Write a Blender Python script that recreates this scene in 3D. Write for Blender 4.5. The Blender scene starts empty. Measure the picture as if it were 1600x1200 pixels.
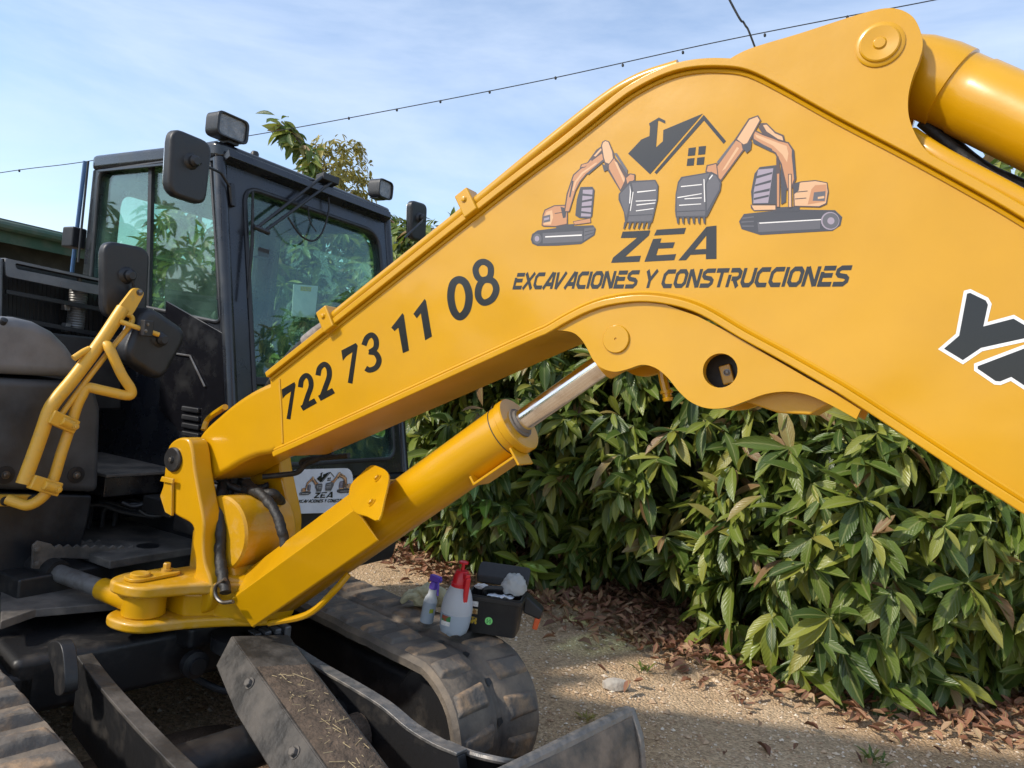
import bpy, bmesh, math, random
import numpy as np
from mathutils import Vector as V, Matrix, noise as mnoise

random.seed(7); rng = np.random.default_rng(7)
S = bpy.context.scene
COL = S.collection

# ------------------------------------------------------------------ camera
FPX = 1150.0; ROLL = math.atan(.1); EYE = 1.55
CX = V((math.cos(ROLL), 0, math.sin(ROLL))); CY = V((-math.sin(ROLL), 0, math.cos(ROLL)))
CAM = V((0, 0, EYE))
cd = bpy.data.cameras.new('camera'); cam = bpy.data.objects.new('camera', cd); COL.objects.link(cam)
cd.sensor_width = 36; cd.lens = 36*FPX/1600; cd.clip_start = .05; cd.clip_end = 2000
m = Matrix((CX, CY, V((0, -1, 0)))).transposed().to_4x4(); m.translation = CAM
cam.matrix_world = m
S.camera = cam
# ------------------------------------------------------------------ world and sun
SUN = V((-1.15, -.54, 1.02)).normalized()
w = bpy.data.worlds.new('World'); S.world = w; w.use_nodes = True
nt = w.node_tree; N = nt.nodes; Lk = nt.links; N.clear()
sky = N.new('ShaderNodeTexSky'); sky.sky_type = 'NISHITA'; sky.sun_disc = False
sky.sun_elevation = math.asin(SUN.z); sky.sun_rotation = math.atan2(SUN.x, SUN.y)
sky.dust_density = .6; sky.ozone_density = 1.6; sky.air_density = 1.0
tc = N.new('ShaderNodeTexCoord'); mp = N.new('ShaderNodeMapping'); mp.inputs['Scale'].default_value = (1.0, 1.6, 4.2)
mp.inputs['Rotation'].default_value = (.15, .22, .5)
n1 = N.new('ShaderNodeTexNoise'); n1.inputs['Scale'].default_value = 1.6; n1.inputs['Detail'].default_value = 7; n1.inputs['Roughness'].default_value = .58; n1.inputs['Distortion'].default_value = .35
rp = N.new('ShaderNodeMapRange'); rp.inputs[1].default_value = .38; rp.inputs[2].default_value = .74; rp.inputs[3].default_value = .11; rp.inputs[4].default_value = .80
mx = N.new('ShaderNodeMix'); mx.data_type = 'RGBA'; mx.inputs[7].default_value = (3.8, 4.3, 5.15, 1)
bg = N.new('ShaderNodeBackground'); bg.inputs['Strength'].default_value = .15
wo = N.new('ShaderNodeOutputWorld')
Lk.new(tc.outputs['Generated'], mp.inputs['Vector']); Lk.new(mp.outputs[0], n1.inputs['Vector']); Lk.new(n1.outputs['Fac'], rp.inputs[0])
Lk.new(rp.outputs[0], mx.inputs[0]); Lk.new(sky.outputs[0], mx.inputs[6]); Lk.new(mx.outputs[2], bg.inputs['Color']); Lk.new(bg.outputs[0], wo.inputs[0])
sd = bpy.data.lights.new('sun', 'SUN'); sd.energy = 2.6; sd.angle = math.radians(2.6); sd.color = (1, .93, .82)
so = bpy.data.objects.new('sun', sd); COL.objects.link(so); so.rotation_euler = SUN.to_track_quat('Z', 'Y').to_euler(); so.location = SUN*20
S.view_settings.view_transform = 'Standard'; S.view_settings.look = 'None'; S.view_settings.gamma = 1
S.view_settings.exposure = 0.70

# ------------------------------------------------------------------ frames: upper machine (s forward, t right, z) and undercarriage (f, r, z)
A_ = math.radians(60); FU = V((math.sin(A_), -math.cos(A_), 0)); RU = V((-math.cos(A_), -math.sin(A_), 0))
B_ = math.radians(48.6); FL = V((math.sin(B_), -math.cos(B_), 0)); RL = V((-math.cos(B_), -math.sin(B_), 0))
ZZ = V((0, 0, 1))
O = V((-1.18459, 3.01258, 0))
def U(s, t, z): return O + FU*s + RU*t + ZZ*z
def D(f, r, z): return FL*f + RL*r + ZZ*z
def hit(x, y, n, p):
    d = V((0, 1, 0)) + CX*((x-800)/FPX) + CY*((600-y)/FPX)
    return CAM + d*((p-CAM).dot(n)/d.dot(n))
def ht(x, y, t): return hit(x, y, RU, U(0, t, 0))
def hs(x, y, s): return hit(x, y, FU, U(s, 0, 0))
def hz(x, y, z): return hit(x, y, ZZ, V((0, 0, z)))
def hy(x, y, d): return hit(x, y, V((0, 1, 0)), V((0, d, 0)))
def hr(x, y, r): return hit(x, y, RL, D(0, r, 0))

# ------------------------------------------------------------------ materials
def mat(name, col, rough=.5, metal=0., col2=None, nscale=8., lo=.4, hi=.65, rough2=None, bump=0., bscale=60., coat=0., spec=.5, detail=6., trans=0., wave=0.):
    mt = bpy.data.materials.new(name); mt.use_nodes = True
    nt = mt.node_tree; N = nt.nodes; L = nt.links
    p = N['Principled BSDF']
    p.inputs['Base Color'].default_value = (*col, 1); p.inputs['Roughness'].default_value = rough; p.inputs['Metallic'].default_value = metal
    p.inputs['Coat Weight'].default_value = coat; p.inputs['Coat Roughness'].default_value = .08; p.inputs['Specular IOR Level'].default_value = spec
    p.inputs['Transmission Weight'].default_value = trans
    tc = N.new('ShaderNodeTexCoord')
    if col2 is not None:
        n = N.new('ShaderNodeTexNoise'); n.inputs['Scale'].default_value = nscale; n.inputs['Detail'].default_value = detail; n.inputs['Roughness'].default_value = .6
        r = N.new('ShaderNodeMapRange'); r.inputs[1].default_value = lo; r.inputs[2].default_value = hi
        x = N.new('ShaderNodeMix'); x.data_type = 'RGBA'; x.inputs[6].default_value = (*col, 1); x.inputs[7].default_value = (*col2, 1)
        L.new(tc.outputs['Object'], n.inputs['Vector']); L.new(n.outputs['Fac'], r.inputs[0]); L.new(r.outputs[0], x.inputs[0]); L.new(x.outputs[2], p.inputs['Base Color'])
        if rough2 is not None:
            q = N.new('ShaderNodeMapRange'); q.inputs[3].default_value = rough; q.inputs[4].default_value = rough2
            L.new(r.outputs[0], q.inputs[0]); L.new(q.outputs[0], p.inputs['Roughness'])
    if bump:
        n = N.new('ShaderNodeTexNoise'); n.inputs['Scale'].default_value = bscale; n.inputs['Detail'].default_value = 5
        b = N.new('ShaderNodeBump'); b.inputs['Strength'].default_value = bump; b.inputs['Distance'].default_value = .01
        L.new(tc.outputs['Object'], n.inputs['Vector']); L.new(n.outputs['Fac'], b.inputs['Height']); L.new(b.outputs[0], p.inputs['Normal'])
        if wave:
            n2 = N.new('ShaderNodeTexNoise'); n2.inputs['Scale'].default_value = 3.2; n2.inputs['Detail'].default_value = 1.5; b2 = N.new('ShaderNodeBump'); b2.inputs['Strength'].default_value = wave; b2.inputs['Distance'].default_value = .12
            L.new(tc.outputs['Object'], n2.inputs['Vector']); L.new(n2.outputs['Fac'], b2.inputs['Height']); L.new(b2.outputs[0], b.inputs['Normal']); L.new(b2.outputs[0], p.inputs['Coat Normal'])
    return mt
YEL = mat('yellow_paint', (.57, .292, .0005), .33, col2=(.515, .262, .0015), nscale=3, lo=.35, hi=.7, rough2=.42, bump=.035, bscale=45, coat=.5, spec=.34, wave=.12)
YEL.node_tree.nodes['Principled BSDF'].inputs['Coat IOR'].default_value = 1.55; YEL.node_tree.nodes['Principled BSDF'].inputs['Coat Roughness'].default_value = .16
YELD = mat('yellow_paint_dusty', (.53, .275, .005), .38, col2=(.55, .34, .10), nscale=14, lo=.5, hi=.82, rough2=.7, bump=.08, bscale=60, coat=.15)
YELR = mat('yellow_rail_paint', (.70, .38, .035), .4, col2=(.52, .33, .08), nscale=30, lo=.5, hi=.8, rough2=.6, bump=.06, bscale=90)
CABM = mat('cab_charcoal_paint', (.011, .013, .018), .24, col2=(.028, .03, .033), nscale=6, lo=.45, hi=.8, rough2=.5, bump=.02, bscale=40, coat=.25)
BLK = mat('black_plastic', (.012, .013, .016), .42, col2=(.035, .035, .036), nscale=9, lo=.45, hi=.8, rough2=.65, bump=.08, bscale=180)
HOODM = mat('hood_grey_black', (.12, .123, .132), .40, col2=(.22, .22, .22), nscale=7, lo=.38, hi=.8, rough2=.7, bump=.05, bscale=120)
HOODL = mat('lower_hood_black', (.04, .041, .044), .42, col2=(.09, .09, .09), nscale=6, lo=.4, hi=.8, rough2=.7, bump=.05, bscale=120)
DARKF = mat('dark_steel_frame', (.012, .012, .013), .45, col2=(.06, .05, .04), nscale=7, lo=.5, hi=.8, rough2=.8, bump=.12, bscale=50)
DUSTY = mat('dusty_steel', (.06, .055, .05), .6, col2=(.17, .145, .12), nscale=9, lo=.38, hi=.7, rough2=.85, bump=.25, bscale=40)
WORN = mat('worn_bare_steel', (.16, .155, .15), .42, metal=.6, col2=(.28, .25, .22), nscale=26, lo=.4, hi=.7, rough2=.7, bump=.3, bscale=50)
RUB = mat('track_rubber_muddy', (.085, .072, .06), .75, col2=(.21, .165, .12), nscale=7, lo=.38, hi=.68, rough2=.9, bump=.6, bscale=28)
LUGM = mat('track_lug_muddy', (.11, .095, .08), .75, col2=(.31, .205, .12), nscale=9, lo=.47, hi=.64, rough2=.92, bump=.7, bscale=34)
SOIL = mat('dry_soil_crust', (.055, .04, .028), .95, col2=(.12, .085, .06), nscale=24, lo=.35, hi=.7, bump=.9, bscale=70)
CHR = mat('chrome_rod', (.72, .71, .70), .12, metal=1, col2=(.55, .5, .46), nscale=20, lo=.45, hi=.75, rough2=.3)
GREY = mat('grey_steel', (.20, .20, .20), .45, metal=.5, col2=(.12, .11, .1), nscale=20, bump=.1)
HOSE = mat('black_rubber_hose', (.012, .012, .012), .6, col2=(.05, .045, .04), nscale=18, lo=.5, hi=.8, bump=.4, bscale=60)
FIT = mat('aged_hose_sleeve', (.16, .14, .13), .65, col2=(.30, .26, .23), nscale=25, bump=.4, bscale=80)
INK = mat('black_vinyl', (.010, .0105, .011), .26, coat=.15)
INKG = mat('dark_grey_vinyl', (.014, .015, .017), .3, coat=.2)
WHT = mat('white_vinyl', (.78, .79, .80), .35, col2=(.7, .7, .7), nscale=10)
SGN = mat('sign_white', (.66, .67, .70), .4, col2=(.58, .59, .62), nscale=12)
V_OR = mat('print_orange', (.46, .215, .095), .32, coat=.3); V_ORL = mat('print_pale_orange', (.60, .36, .19), .32, coat=.3)
V_DK = mat('print_dark_brown', (.07, .045, .04), .32, coat=.3); V_GY = mat('print_grey', (.10, .095, .105), .32, coat=.3)
V_GD = mat('print_dark_grey', (.05, .048, .055), .32, coat=.3); V_LI = mat('print_lilac', (.30, .25, .30), .32, coat=.3); V_WH = mat('print_white', (.7, .68, .66), .32)
LENS = mat('lamp_lens', (.12, .13, .14), .12, col2=(.22, .22, .22), nscale=30, bump=.5, bscale=150, coat=.6)
BOLT = mat('bolt_steel', (.22, .21, .2), .4, metal=.8, col2=(.12, .1, .08), nscale=40)
BLUE = mat('blue_paint', (.04, .12, .27), .45, col2=(.05, .1, .2), nscale=20)
def glassmat(name, tint, refl=1.5):
    mt = bpy.data.materials.new(name); mt.use_nodes = True; nt = mt.node_tree; N = nt.nodes; L = nt.links; N.clear()
    o = N.new('ShaderNodeOutputMaterial'); t = N.new('ShaderNodeBsdfTransparent'); t.inputs[0].default_value = (*tint, 1)
    g = N.new('ShaderNodeBsdfGlossy'); g.inputs['Roughness'].default_value = .015; g.inputs['Color'].default_value = (.9, .97, .95, 1)
    d = N.new('ShaderNodeBsdfDiffuse'); d.inputs[0].default_value = (.20, .34, .27, 1)
    lw = N.new('ShaderNodeLayerWeight'); lw.inputs['Blend'].default_value = .5; pw = N.new('ShaderNodeMath'); pw.operation = 'POWER'; pw.inputs[1].default_value = 4.2; L.new(lw.outputs['Facing'], pw.inputs[0]); f = N.new('ShaderNodeMath'); f.operation = 'MULTIPLY_ADD'; f.inputs[1].default_value = 1-refl; f.inputs[2].default_value = refl; L.new(pw.outputs[0], f.inputs[0])
    n = N.new('ShaderNodeTexNoise'); n.inputs['Scale'].default_value = 5; n.inputs['Detail'].default_value = 6
    tc = N.new('ShaderNodeTexCoord'); L.new(tc.outputs['Object'], n.inputs['Vector'])
    r = N.new('ShaderNodeMapRange'); r.inputs[1].default_value = .42; r.inputs[2].default_value = .8; r.inputs[3].default_value = .03; r.inputs[4].default_value = .16; L.new(n.outputs['Fac'], r.inputs[0])
    m0 = N.new('ShaderNodeMixShader'); L.new(r.outputs[0], m0.inputs[0]); L.new(t.outputs[0], m0.inputs[1]); L.new(d.outputs[0], m0.inputs[2])
    m1 = N.new('ShaderNodeMixShader'); L.new(f.outputs[0], m1.inputs[0]); L.new(m0.outputs[0], m1.inputs[1]); L.new(g.outputs[0], m1.inputs[2]); L.new(m1.outputs[0], o.inputs[0])
    return mt
GLS = glassmat('cab_glass', (.80, .93, .865), .055)
GLB = mat('gloss_black', (.006, .006, .008), .22, col2=(.02, .02, .02), nscale=7, lo=.5, hi=.8, rough2=.5)
COVM = mat('scuffed_shaded_steel', (.025, .023, .021), .5, col2=(.11, .095, .08), nscale=8, lo=.42, hi=.75, rough2=.85, bump=.35, bscale=45)  # dusty scuffs over a base darkened to stand in for shade low down
def softplastic(name, col, trans=.5, rough=.35):
    mt = bpy.data.materials.new(name); mt.use_nodes = True; nt = mt.node_tree; N = nt.nodes; L = nt.links
    p = N['Principled BSDF']; p.inputs['Base Color'].default_value = (*col, 1); p.inputs['Roughness'].default_value = rough
    t = N.new('ShaderNodeBsdfTranslucent'); t.inputs[0].default_value = (*col, 1); x = N.new('ShaderNodeMixShader'); x.inputs[0].default_value = trans
    L.new(p.outputs[0], x.inputs[1]); L.new(t.outputs[0], x.inputs[2]); L.new(x.outputs[0], N['Material Output'].inputs[0])
    return mt
def leafmat(name, stops, rough=.34, transl=.3):
    mt = bpy.data.materials.new(name); mt.use_nodes = True; nt = mt.node_tree; N = nt.nodes; L = nt.links
    p = N['Principled BSDF']; p.inputs['Roughness'].default_value = rough; p.inputs['Specular IOR Level'].default_value = .5
    g = N.new('ShaderNodeNewGeometry'); oi = N.new('ShaderNodeObjectInfo')
    a = N.new('ShaderNodeMath'); a.operation = 'ADD'; L.new(g.outputs['Random Per Island'], a.inputs[0]); L.new(oi.outputs['Random'], a.inputs[1])
    fr = N.new('ShaderNodeMath'); fr.operation = 'FRACT'; L.new(a.outputs[0], fr.inputs[0])
    cr = N.new('ShaderNodeValToRGB'); e = cr.color_ramp.elements
    for i, (q, c) in enumerate(stops):
        el = e[i] if i < 2 else e.new(q)
        el.position = q; el.color = (*c, 1)
    L.new(fr.outputs[0], cr.inputs[0])
    at = N.new('ShaderNodeAttribute'); at.attribute_name = 'lc'
    sx = N.new('ShaderNodeSeparateXYZ'); L.new(at.outputs['Vector'], sx.inputs[0])
    ab = N.new('ShaderNodeMath'); ab.operation = 'ABSOLUTE'; L.new(sx.outputs[0], ab.inputs[0])
    mr = N.new('ShaderNodeMapRange'); mr.inputs[1].default_value = .03; mr.inputs[2].default_value = .16; mr.inputs[3].default_value = .55; mr.inputs[4].default_value = 0; L.new(ab.outputs[0], mr.inputs[0])
    # side veins
    w1 = N.new('ShaderNodeMath'); w1.operation = 'MULTIPLY_ADD'; w1.inputs[1].default_value = -.32; L.new(ab.outputs[0], w1.inputs[0]); L.new(sx.outputs[1], w1.inputs[2])
    w2 = N.new('ShaderNodeMath'); w2.operation = 'MULTIPLY'; w2.inputs[1].default_value = 62; L.new(w1.outputs[0], w2.inputs[0])
    w3 = N.new('ShaderNodeMath'); w3.operation = 'SINE'; L.new(w2.outputs[0], w3.inputs[0])
    x = N.new('ShaderNodeMix'); x.data_type = 'RGBA'; x.inputs[7].default_value = (.34, .36, .14, 1); L.new(mr.outputs[0], x.inputs[0]); L.new(cr.outputs[0], x.inputs[6])
    L.new(x.outputs[2], p.inputs['Base Color'])
    tcx = N.new('ShaderNodeTexCoord'); nz = N.new('ShaderNodeTexNoise'); nz.inputs['Scale'].default_value = 35; L.new(tcx.outputs['Object'], nz.inputs['Vector'])
    ad = N.new('ShaderNodeMath'); ad.operation = 'MULTIPLY_ADD'; ad.inputs[1].default_value = .25; L.new(w3.outputs[0], ad.inputs[0]); L.new(nz.outputs['Fac'], ad.inputs[2])
    b = N.new('ShaderNodeBump'); b.inputs['Strength'].default_value = .35; b.inputs['Distance'].default_value = .006; L.new(ad.outputs[0], b.inputs['Height']); L.new(b.outputs[0], p.inputs['Normal'])
    rr = N.new('ShaderNodeMapRange'); rr.inputs[3].default_value = rough-.06; rr.inputs[4].default_value = rough+.22; L.new(nz.outputs['Fac'], rr.inputs[0]); L.new(rr.outputs[0], p.inputs['Roughness'])
    t = N.new('ShaderNodeBsdfTranslucent'); L.new(x.outputs[2], t.inputs[0])
    ms = N.new('ShaderNodeMixShader'); ms.inputs[0].default_value = transl; L.new(p.outputs[0], ms.inputs[1]); L.new(t.outputs[0], ms.inputs[2]); L.new(ms.outputs[0], N['Material Output'].inputs[0])
    return mt
LEAF = leafmat('avocado_leaf', [(0, (.052, .090, .020)), (.28, (.095, .150, .026)), (.54, (.155, .21, .030)), (.75, (.24, .28, .042)), (.91, (.34, .34, .06)), (.975, (.28, .17, .08))], rough=.27, transl=.36)
LEAFO = leafmat('olive_leaf', [(0, (.22, .20, .045)), (.5, (.34, .28, .055)), (.8, (.42, .33, .07)), (1, (.28, .26, .06))])
LEAFD = leafmat('dry_leaf', [(0, (.13, .055, .032)), (.4, (.23, .10, .055)), (.7, (.32, .15, .085)), (.9, (.40, .22, .12)), (1, (.44, .30, .18))], rough=.6, transl=.1)
BARK = mat('bark', (.09, .07, .05), .9, col2=(.18, .15, .12), nscale=20, bump=.8, bscale=40)

# ------------------------------------------------------------------ mesh helpers
def empty(name, loc):
    o = bpy.data.objects.new(name, None); COL.objects.link(o); o.location = loc; o.empty_display_size = .1
    return o
def tag(o, label=None, cat=None, group=None, kind=None):
    for k, v in (('label', label), ('category', cat), ('group', group), ('kind', kind)):
        if v: o[k] = v
    return o
class MB:
    def __init__(s): s.v = []; s.f = []
    def add(s, vs, fs):
        n = len(s.v); s.v += [V(p) for p in vs]; s.f += [tuple(i+n for i in f) for f in fs]; return s
    def prism(s, poly, vec):
        n = len(poly); vec = V(vec)
        return s.add(list(poly)+[V(p)+vec for p in poly], [tuple(range(n)), tuple(range(2*n-1, n-1, -1))]+[(i, (i+1) % n, n+(i+1) % n, n+i) for i in range(n)])
    def ring(s, o, i_, vec):
        n = len(o); vec = V(vec); vs = list(o)+list(i_)+[V(p)+vec for p in o]+[V(p)+vec for p in i_]; fs = []
        for k in range(n):
            j = (k+1) % n
            fs += [(k, j, n+j, n+k), (2*n+k, 3*n+k, 3*n+j, 2*n+j), (k, 2*n+k, 2*n+j, j), (n+k, n+j, 3*n+j, 3*n+k)]
        return s.add(vs, fs)
    def box(s, c, ax, ay, az):
        c = V(c); P = [c+ax*i+ay*j+az*k for i in (-1, 1) for j in (-1, 1) for k in (-1, 1)]
        return s.add(P, [(0, 1, 3, 2), (4, 6, 7, 5), (0, 4, 5, 1), (2, 3, 7, 6), (0, 2, 6, 4), (1, 5, 7, 3)])
    def ubox(s, s0, s1, t0, t1, z0, z1):
        return s.box(U((s0+s1)/2, (t0+t1)/2, (z0+z1)/2), FU*((s1-s0)/2), RU*((t1-t0)/2), ZZ*((z1-z0)/2))
    def dbox(s, f0, f1, r0, r1, z0, z1):
        return s.box(D((f0+f1)/2, (r0+r1)/2, (z0+z1)/2), FL*((f1-f0)/2), RL*((r1-r0)/2), ZZ*((z1-z0)/2))
    def tube(s, path, r, n=12, cap=True):
        P = [V(p) for p in path]; R = r if isinstance(r, (list, tuple)) else [r]*len(P); up = None; base = len(s.v); m_ = len(P)
        for i, p in enumerate(P):
            d = (P[min(i+1, m_-1)]-P[max(i-1, 0)]).normalized()
            if up is None:
                up = d.orthogonal().normalized()
            up = (up-d*up.dot(d)).normalized(); q = d.cross(up)
            for k in range(n):
                a = 2*math.pi*k/n; s.v.append(p+(up*math.cos(a)+q*math.sin(a))*R[i])
        for i in range(m_-1):
            for k in range(n):
                j = (k+1) % n; s.f.append((base+i*n+k, base+i*n+j, base+(i+1)*n+j, base+(i+1)*n+k))
        if cap:
            s.f.append(tuple(base+k for k in range(n))[::-1]); s.f.append(tuple(base+(m_-1)*n+k for k in range(n)))
        return s
    def lathe(s, o, ax, prof, n=24, sx=1.0, ref=None):
        o = V(o); ax = V(ax).normalized(); up = ax.orthogonal().normalized() if ref is None else V(ref).normalized(); q = ax.cross(up); base = len(s.v); m_ = len(prof)
        for (r, h) in prof:
            for k in range(n):
                a = 2*math.pi*k/n; s.v.append(o+ax*h+up*(math.cos(a)*r)+q*(math.sin(a)*r*sx))
        for i in range(m_-1):
            for k in range(n):
                j = (k+1) % n; s.f.append((base+i*n+k, base+i*n+j, base+(i+1)*n+j, base+(i+1)*n+k))
        s.f.append(tuple(base+k for k in range(n))[::-1]); s.f.append(tuple(base+(m_-1)*n+k for k in range(n)))
        return s
    def strip(s, A, B):
        n = len(A); return s.add(list(A)+list(B), [(i, i+1, n+i+1, n+i) for i in range(n-1)])
    def build(s, name, mt, parent=None, bevel=0., seg=2, angle=35, base=None, weld=0):
        L = base if base is not None else (ROOT if parent is None else ORG[parent.name])
        bm = bmesh.new(); vs = [bm.verts.new(p-L) for p in s.v]
        for f in s.f:
            try: bm.faces.new([vs[i] for i in f])
            except ValueError: pass
        if weld: bmesh.ops.remove_doubles(bm, verts=bm.verts, dist=weld)
        bmesh.ops.recalc_face_normals(bm, faces=bm.faces)
        me = bpy.data.meshes.new(name); bm.to_mesh(me); bm.free()
        me.materials.append(mt); me.shade_smooth()
        o = bpy.data.objects.new(name, me); COL.objects.link(o)
        if bevel:
            md = o.modifiers.new('bevel', 'BEVEL'); md.width = bevel; md.segments = seg; md.limit_method = 'ANGLE'; md.angle_limit = math.radians(angle); md.harden_normals = True
        else:
            me.set_sharp_from_angle(angle=math.radians(angle))
        ORG[o.name] = V(L)
        if parent is not None: o.parent = parent
        else: o.location = L
        return o
ORG = {}; ROOT = V((0, 0, 0))
def cr(pts, n=6, closed=False):
    P = [V(p) for p in pts]; m_ = len(P); out = []
    rng_ = range(m_ if closed else m_-1)
    for i in rng_:
        p0 = P[(i-1) % m_] if (closed or i > 0) else P[0]*2-P[1]
        p1 = P[i]; p2 = P[(i+1) % m_]
        p3 = P[(i+2) % m_] if (closed or i+2 < m_) else P[-1]*2-P[-2]
        for k in range(n):
            t = k/n
            out.append(.5*((2*p1)+(p2-p0)*t+(2*p0-5*p1+4*p2-p3)*t*t+(3*p1-p0-3*p2+p3)*t**3))
    if not closed: out.append(P[-1])
    return out
def rq(P, r, n=5):            # quad/polygon in 3-D with rounded corners, always n points per corner
    P = [V(p) for p in P]; out = []; m_ = len(P); R = r if isinstance(r, (list, tuple)) else [r]*m_
    for i, p in enumerate(P):
        a = (P[i-1]-p); b = (P[(i+1) % m_]-p); q = min(R[i], a.length*.49, b.length*.49)
        a = p+a.normalized()*q; b = p+b.normalized()*q
        for k in range(n):
            t = k/(n-1); out.append(a*(1-t)**2+p*2*t*(1-t)+b*t*t)
    return out
def hexbolt(o, ax, r, h):
    mb = MB(); mb.lathe(o, ax, [(r*1.35, 0), (r*1.35, h*.3)], 16); mb.lathe(V(o)+V(ax).normalized()*h*.3, ax, [(r, 0), (r, h*.6), (r*.8, h*.7)], 6); return mb

# ================================================================== THE SETTING
def grid_ground():
    xs = np.unique(np.concatenate([np.linspace(-150, -12, 12), np.linspace(-12, -4, 10), np.linspace(-4, 6, 90), np.linspace(6, 14, 12), np.linspace(14, 150, 12)]))
    ys = np.unique(np.concatenate([np.linspace(-150, -8, 12), np.linspace(-8, 1, 12), np.linspace(1, 8, 70), np.linspace(8, 16, 10), np.linspace(16, 150, 12)]))
    nx, ny = len(xs), len(ys); vs = []
    for y in ys:
        for x in xs:
            h = 0
            if -8 < x < 12 and -4 < y < 14: h = .03*mnoise.noise(V((x*1.3, y*1.3, 0)))+.010*mnoise.noise(V((x*6, y*6, 2)))-.01
            vs.append((x, y, h))
    fs = [(j*nx+i, j*nx+i+1, (j+1)*nx+i+1, (j+1)*nx+i) for j in range(ny-1) for i in range(nx-1)]
    me = bpy.data.meshes.new('ground'); me.from_pydata(vs, [], fs); me.shade_smooth()
    o = bpy.data.objects.new('ground', me); COL.objects.link(o); return o
def ground_mat():
    mt = bpy.data.materials.new('gravel_ground'); mt.use_nodes = True; nt = mt.node_tree; N = nt.nodes; L = nt.links; p = N['Principled BSDF']; p.inputs['Roughness'].default_value = .95
    tc = N.new('ShaderNodeTexCoord')
    a = N.new('ShaderNodeTexNoise'); a.inputs['Scale'].default_value = 1.1; a.inputs['Detail'].default_value = 5
    v = N.new('ShaderNodeTexVoronoi'); v.inputs['Scale'].default_value = 70
    f = N.new('ShaderNodeTexNoise'); f.inputs['Scale'].default_value = 180; f.inputs['Detail'].default_value = 3
    for q in (a, v, f): L.new(tc.outputs['Object'], q.inputs['Vector'])
    c1 = N.new('ShaderNodeValToRGB'); e = c1.color_ramp.elements; e[0].position = .35; e[0].color = (.50, .34, .19, 1); e[1].position = .68; e[1].color = (.64, .49, .32, 1); L.new(a.outputs['Fac'], c1.inputs[0])
    c2 = N.new('ShaderNodeValToRGB'); e = c2.color_ramp.elements; e[0].position = .0; e[0].color = (.55, .5, .45, 1); e[1].position = 1; e[1].color = (1.25, 1.2, 1.15, 1); L.new(v.outputs['Color'], c2.inputs[0])
    x = N.new('ShaderNodeMix'); x.data_type = 'RGBA'; x.blend_type = 'MULTIPLY'; x.inputs[0].default_value = .85; L.new(c1.outputs[0], x.inputs[6]); L.new(c2.outputs[0], x.inputs[7]); L.new(x.outputs[2], p.inputs['Base Color'])
    b = N.new('ShaderNodeBump'); b.inputs['Strength'].default_value = .9; b.inputs['Distance'].default_value = .012; b.invert = True
    ad = N.new('ShaderNodeMath'); ad.operation = 'MULTIPLY_ADD'; ad.inputs[1].default_value = .6; L.new(f.outputs['Fac'], ad.inputs[0]); L.new(v.outputs['Distance'], ad.inputs[2]); L.new(ad.outputs[0], b.inputs['Height']); L.new(b.outputs[0], p.inputs['Normal'])
    return mt
g = grid_ground(); g.data.materials.append(ground_mat()); tag(g, kind='structure')

# leaf geometry shared by every plant
def leaf_proto(width=.30, droop=.25, fold=.16, seg=5, curl=0.):
    vs = []; lc = []; fs = []
    prof = [0.02, .55, .95, 1.0, .72, .0] if seg == 5 else [.04, .85, 1, 0.0]
    n = len(prof)
    for i in range(n):
        y = i/(n-1); wv = prof[i]*width*.5
        z = -droop*y*y; xx = math.sin(y*2.5)*curl
        for k, sx in enumerate((-1, 0, 1)):
            vs.append((sx*wv+xx, y, z+abs(sx)*wv*fold*2)); lc.append((sx*max(prof[i], .15), y, 0))
    for i in range(n-1):
        for k in (0, 1): fs.append((i*3+k, i*3+k+1, (i+1)*3+k+1, (i+1)*3+k))
    return np.array(vs, float), np.array(lc, float), np.array(fs)
PROT = [leaf_proto(.29, .18, .22, 5, .03), leaf_proto(.32, .32, .28, 5, -.05), leaf_proto(.25, .08, .40, 5, .07)]
def leaf_mesh(name, vs, lc, fs, mt):
    me = bpy.data.meshes.new(name); nv = len(vs); nf = len(fs)
    me.vertices.add(nv); me.vertices.foreach_set('co', np.ascontiguousarray(vs, dtype=np.float32).ravel())
    k = fs.shape[1]; me.loops.add(nf*k); me.loops.foreach_set('vertex_index', np.ascontiguousarray(fs, dtype=np.int32).ravel())
    me.polygons.add(nf); me.polygons.foreach_set('loop_start', np.arange(0, nf*k, k, dtype=np.int32))
    if lc is not None:
        at = me.attributes.new('lc', 'FLOAT_VECTOR', 'POINT'); at.data.foreach_set('vector', np.ascontiguousarray(lc, dtype=np.float32).ravel())
    me.update(calc_edges=True); me.materials.append(mt); me.shade_smooth(); return me
def leaves_many(M, kinds, protos):      # M: (n,3,4) transforms
    V_, C_, F_ = [], [], []; off = 0
    for pi, (pv, pl, pf) in enumerate(protos):
        idx = np.where(kinds == pi)[0]
        if len(idx) == 0: continue
        m_ = M[idx]; q = np.einsum('nij,vj->nvi', m_[:, :, :3], pv)+m_[:, None, :, 3]
        V_.append(q.reshape(-1, 3)); C_.append(np.tile(pl, (len(idx), 1)))
        F_.append((pf[None]+(np.arange(len(idx))*len(pv))[:, None, None]+off).reshape(-1, 4)); off += len(idx)*len(pv)
    return np.concatenate(V_), np.concatenate(C_), np.concatenate(F_)
def frames(pos, dirs, ups, scale):      # leaf along +Y, face normal near +Z
    y = dirs/np.linalg.norm(dirs, axis=1, keepdims=True); x = np.cross(y, ups); x /= np.linalg.norm(x, axis=1, keepdims=True)+1e-9; z = np.cross(x, y)
    M = np.zeros((len(pos), 3, 4)); M[:, :, 0] = x*scale[:, None]; M[:, :, 1] = y*scale[:, None]; M[:, :, 2] = z*scale[:, None]; M[:, :, 3] = pos; return M
def norm(a): return a/np.linalg.norm(a, axis=-1, keepdims=True)
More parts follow.
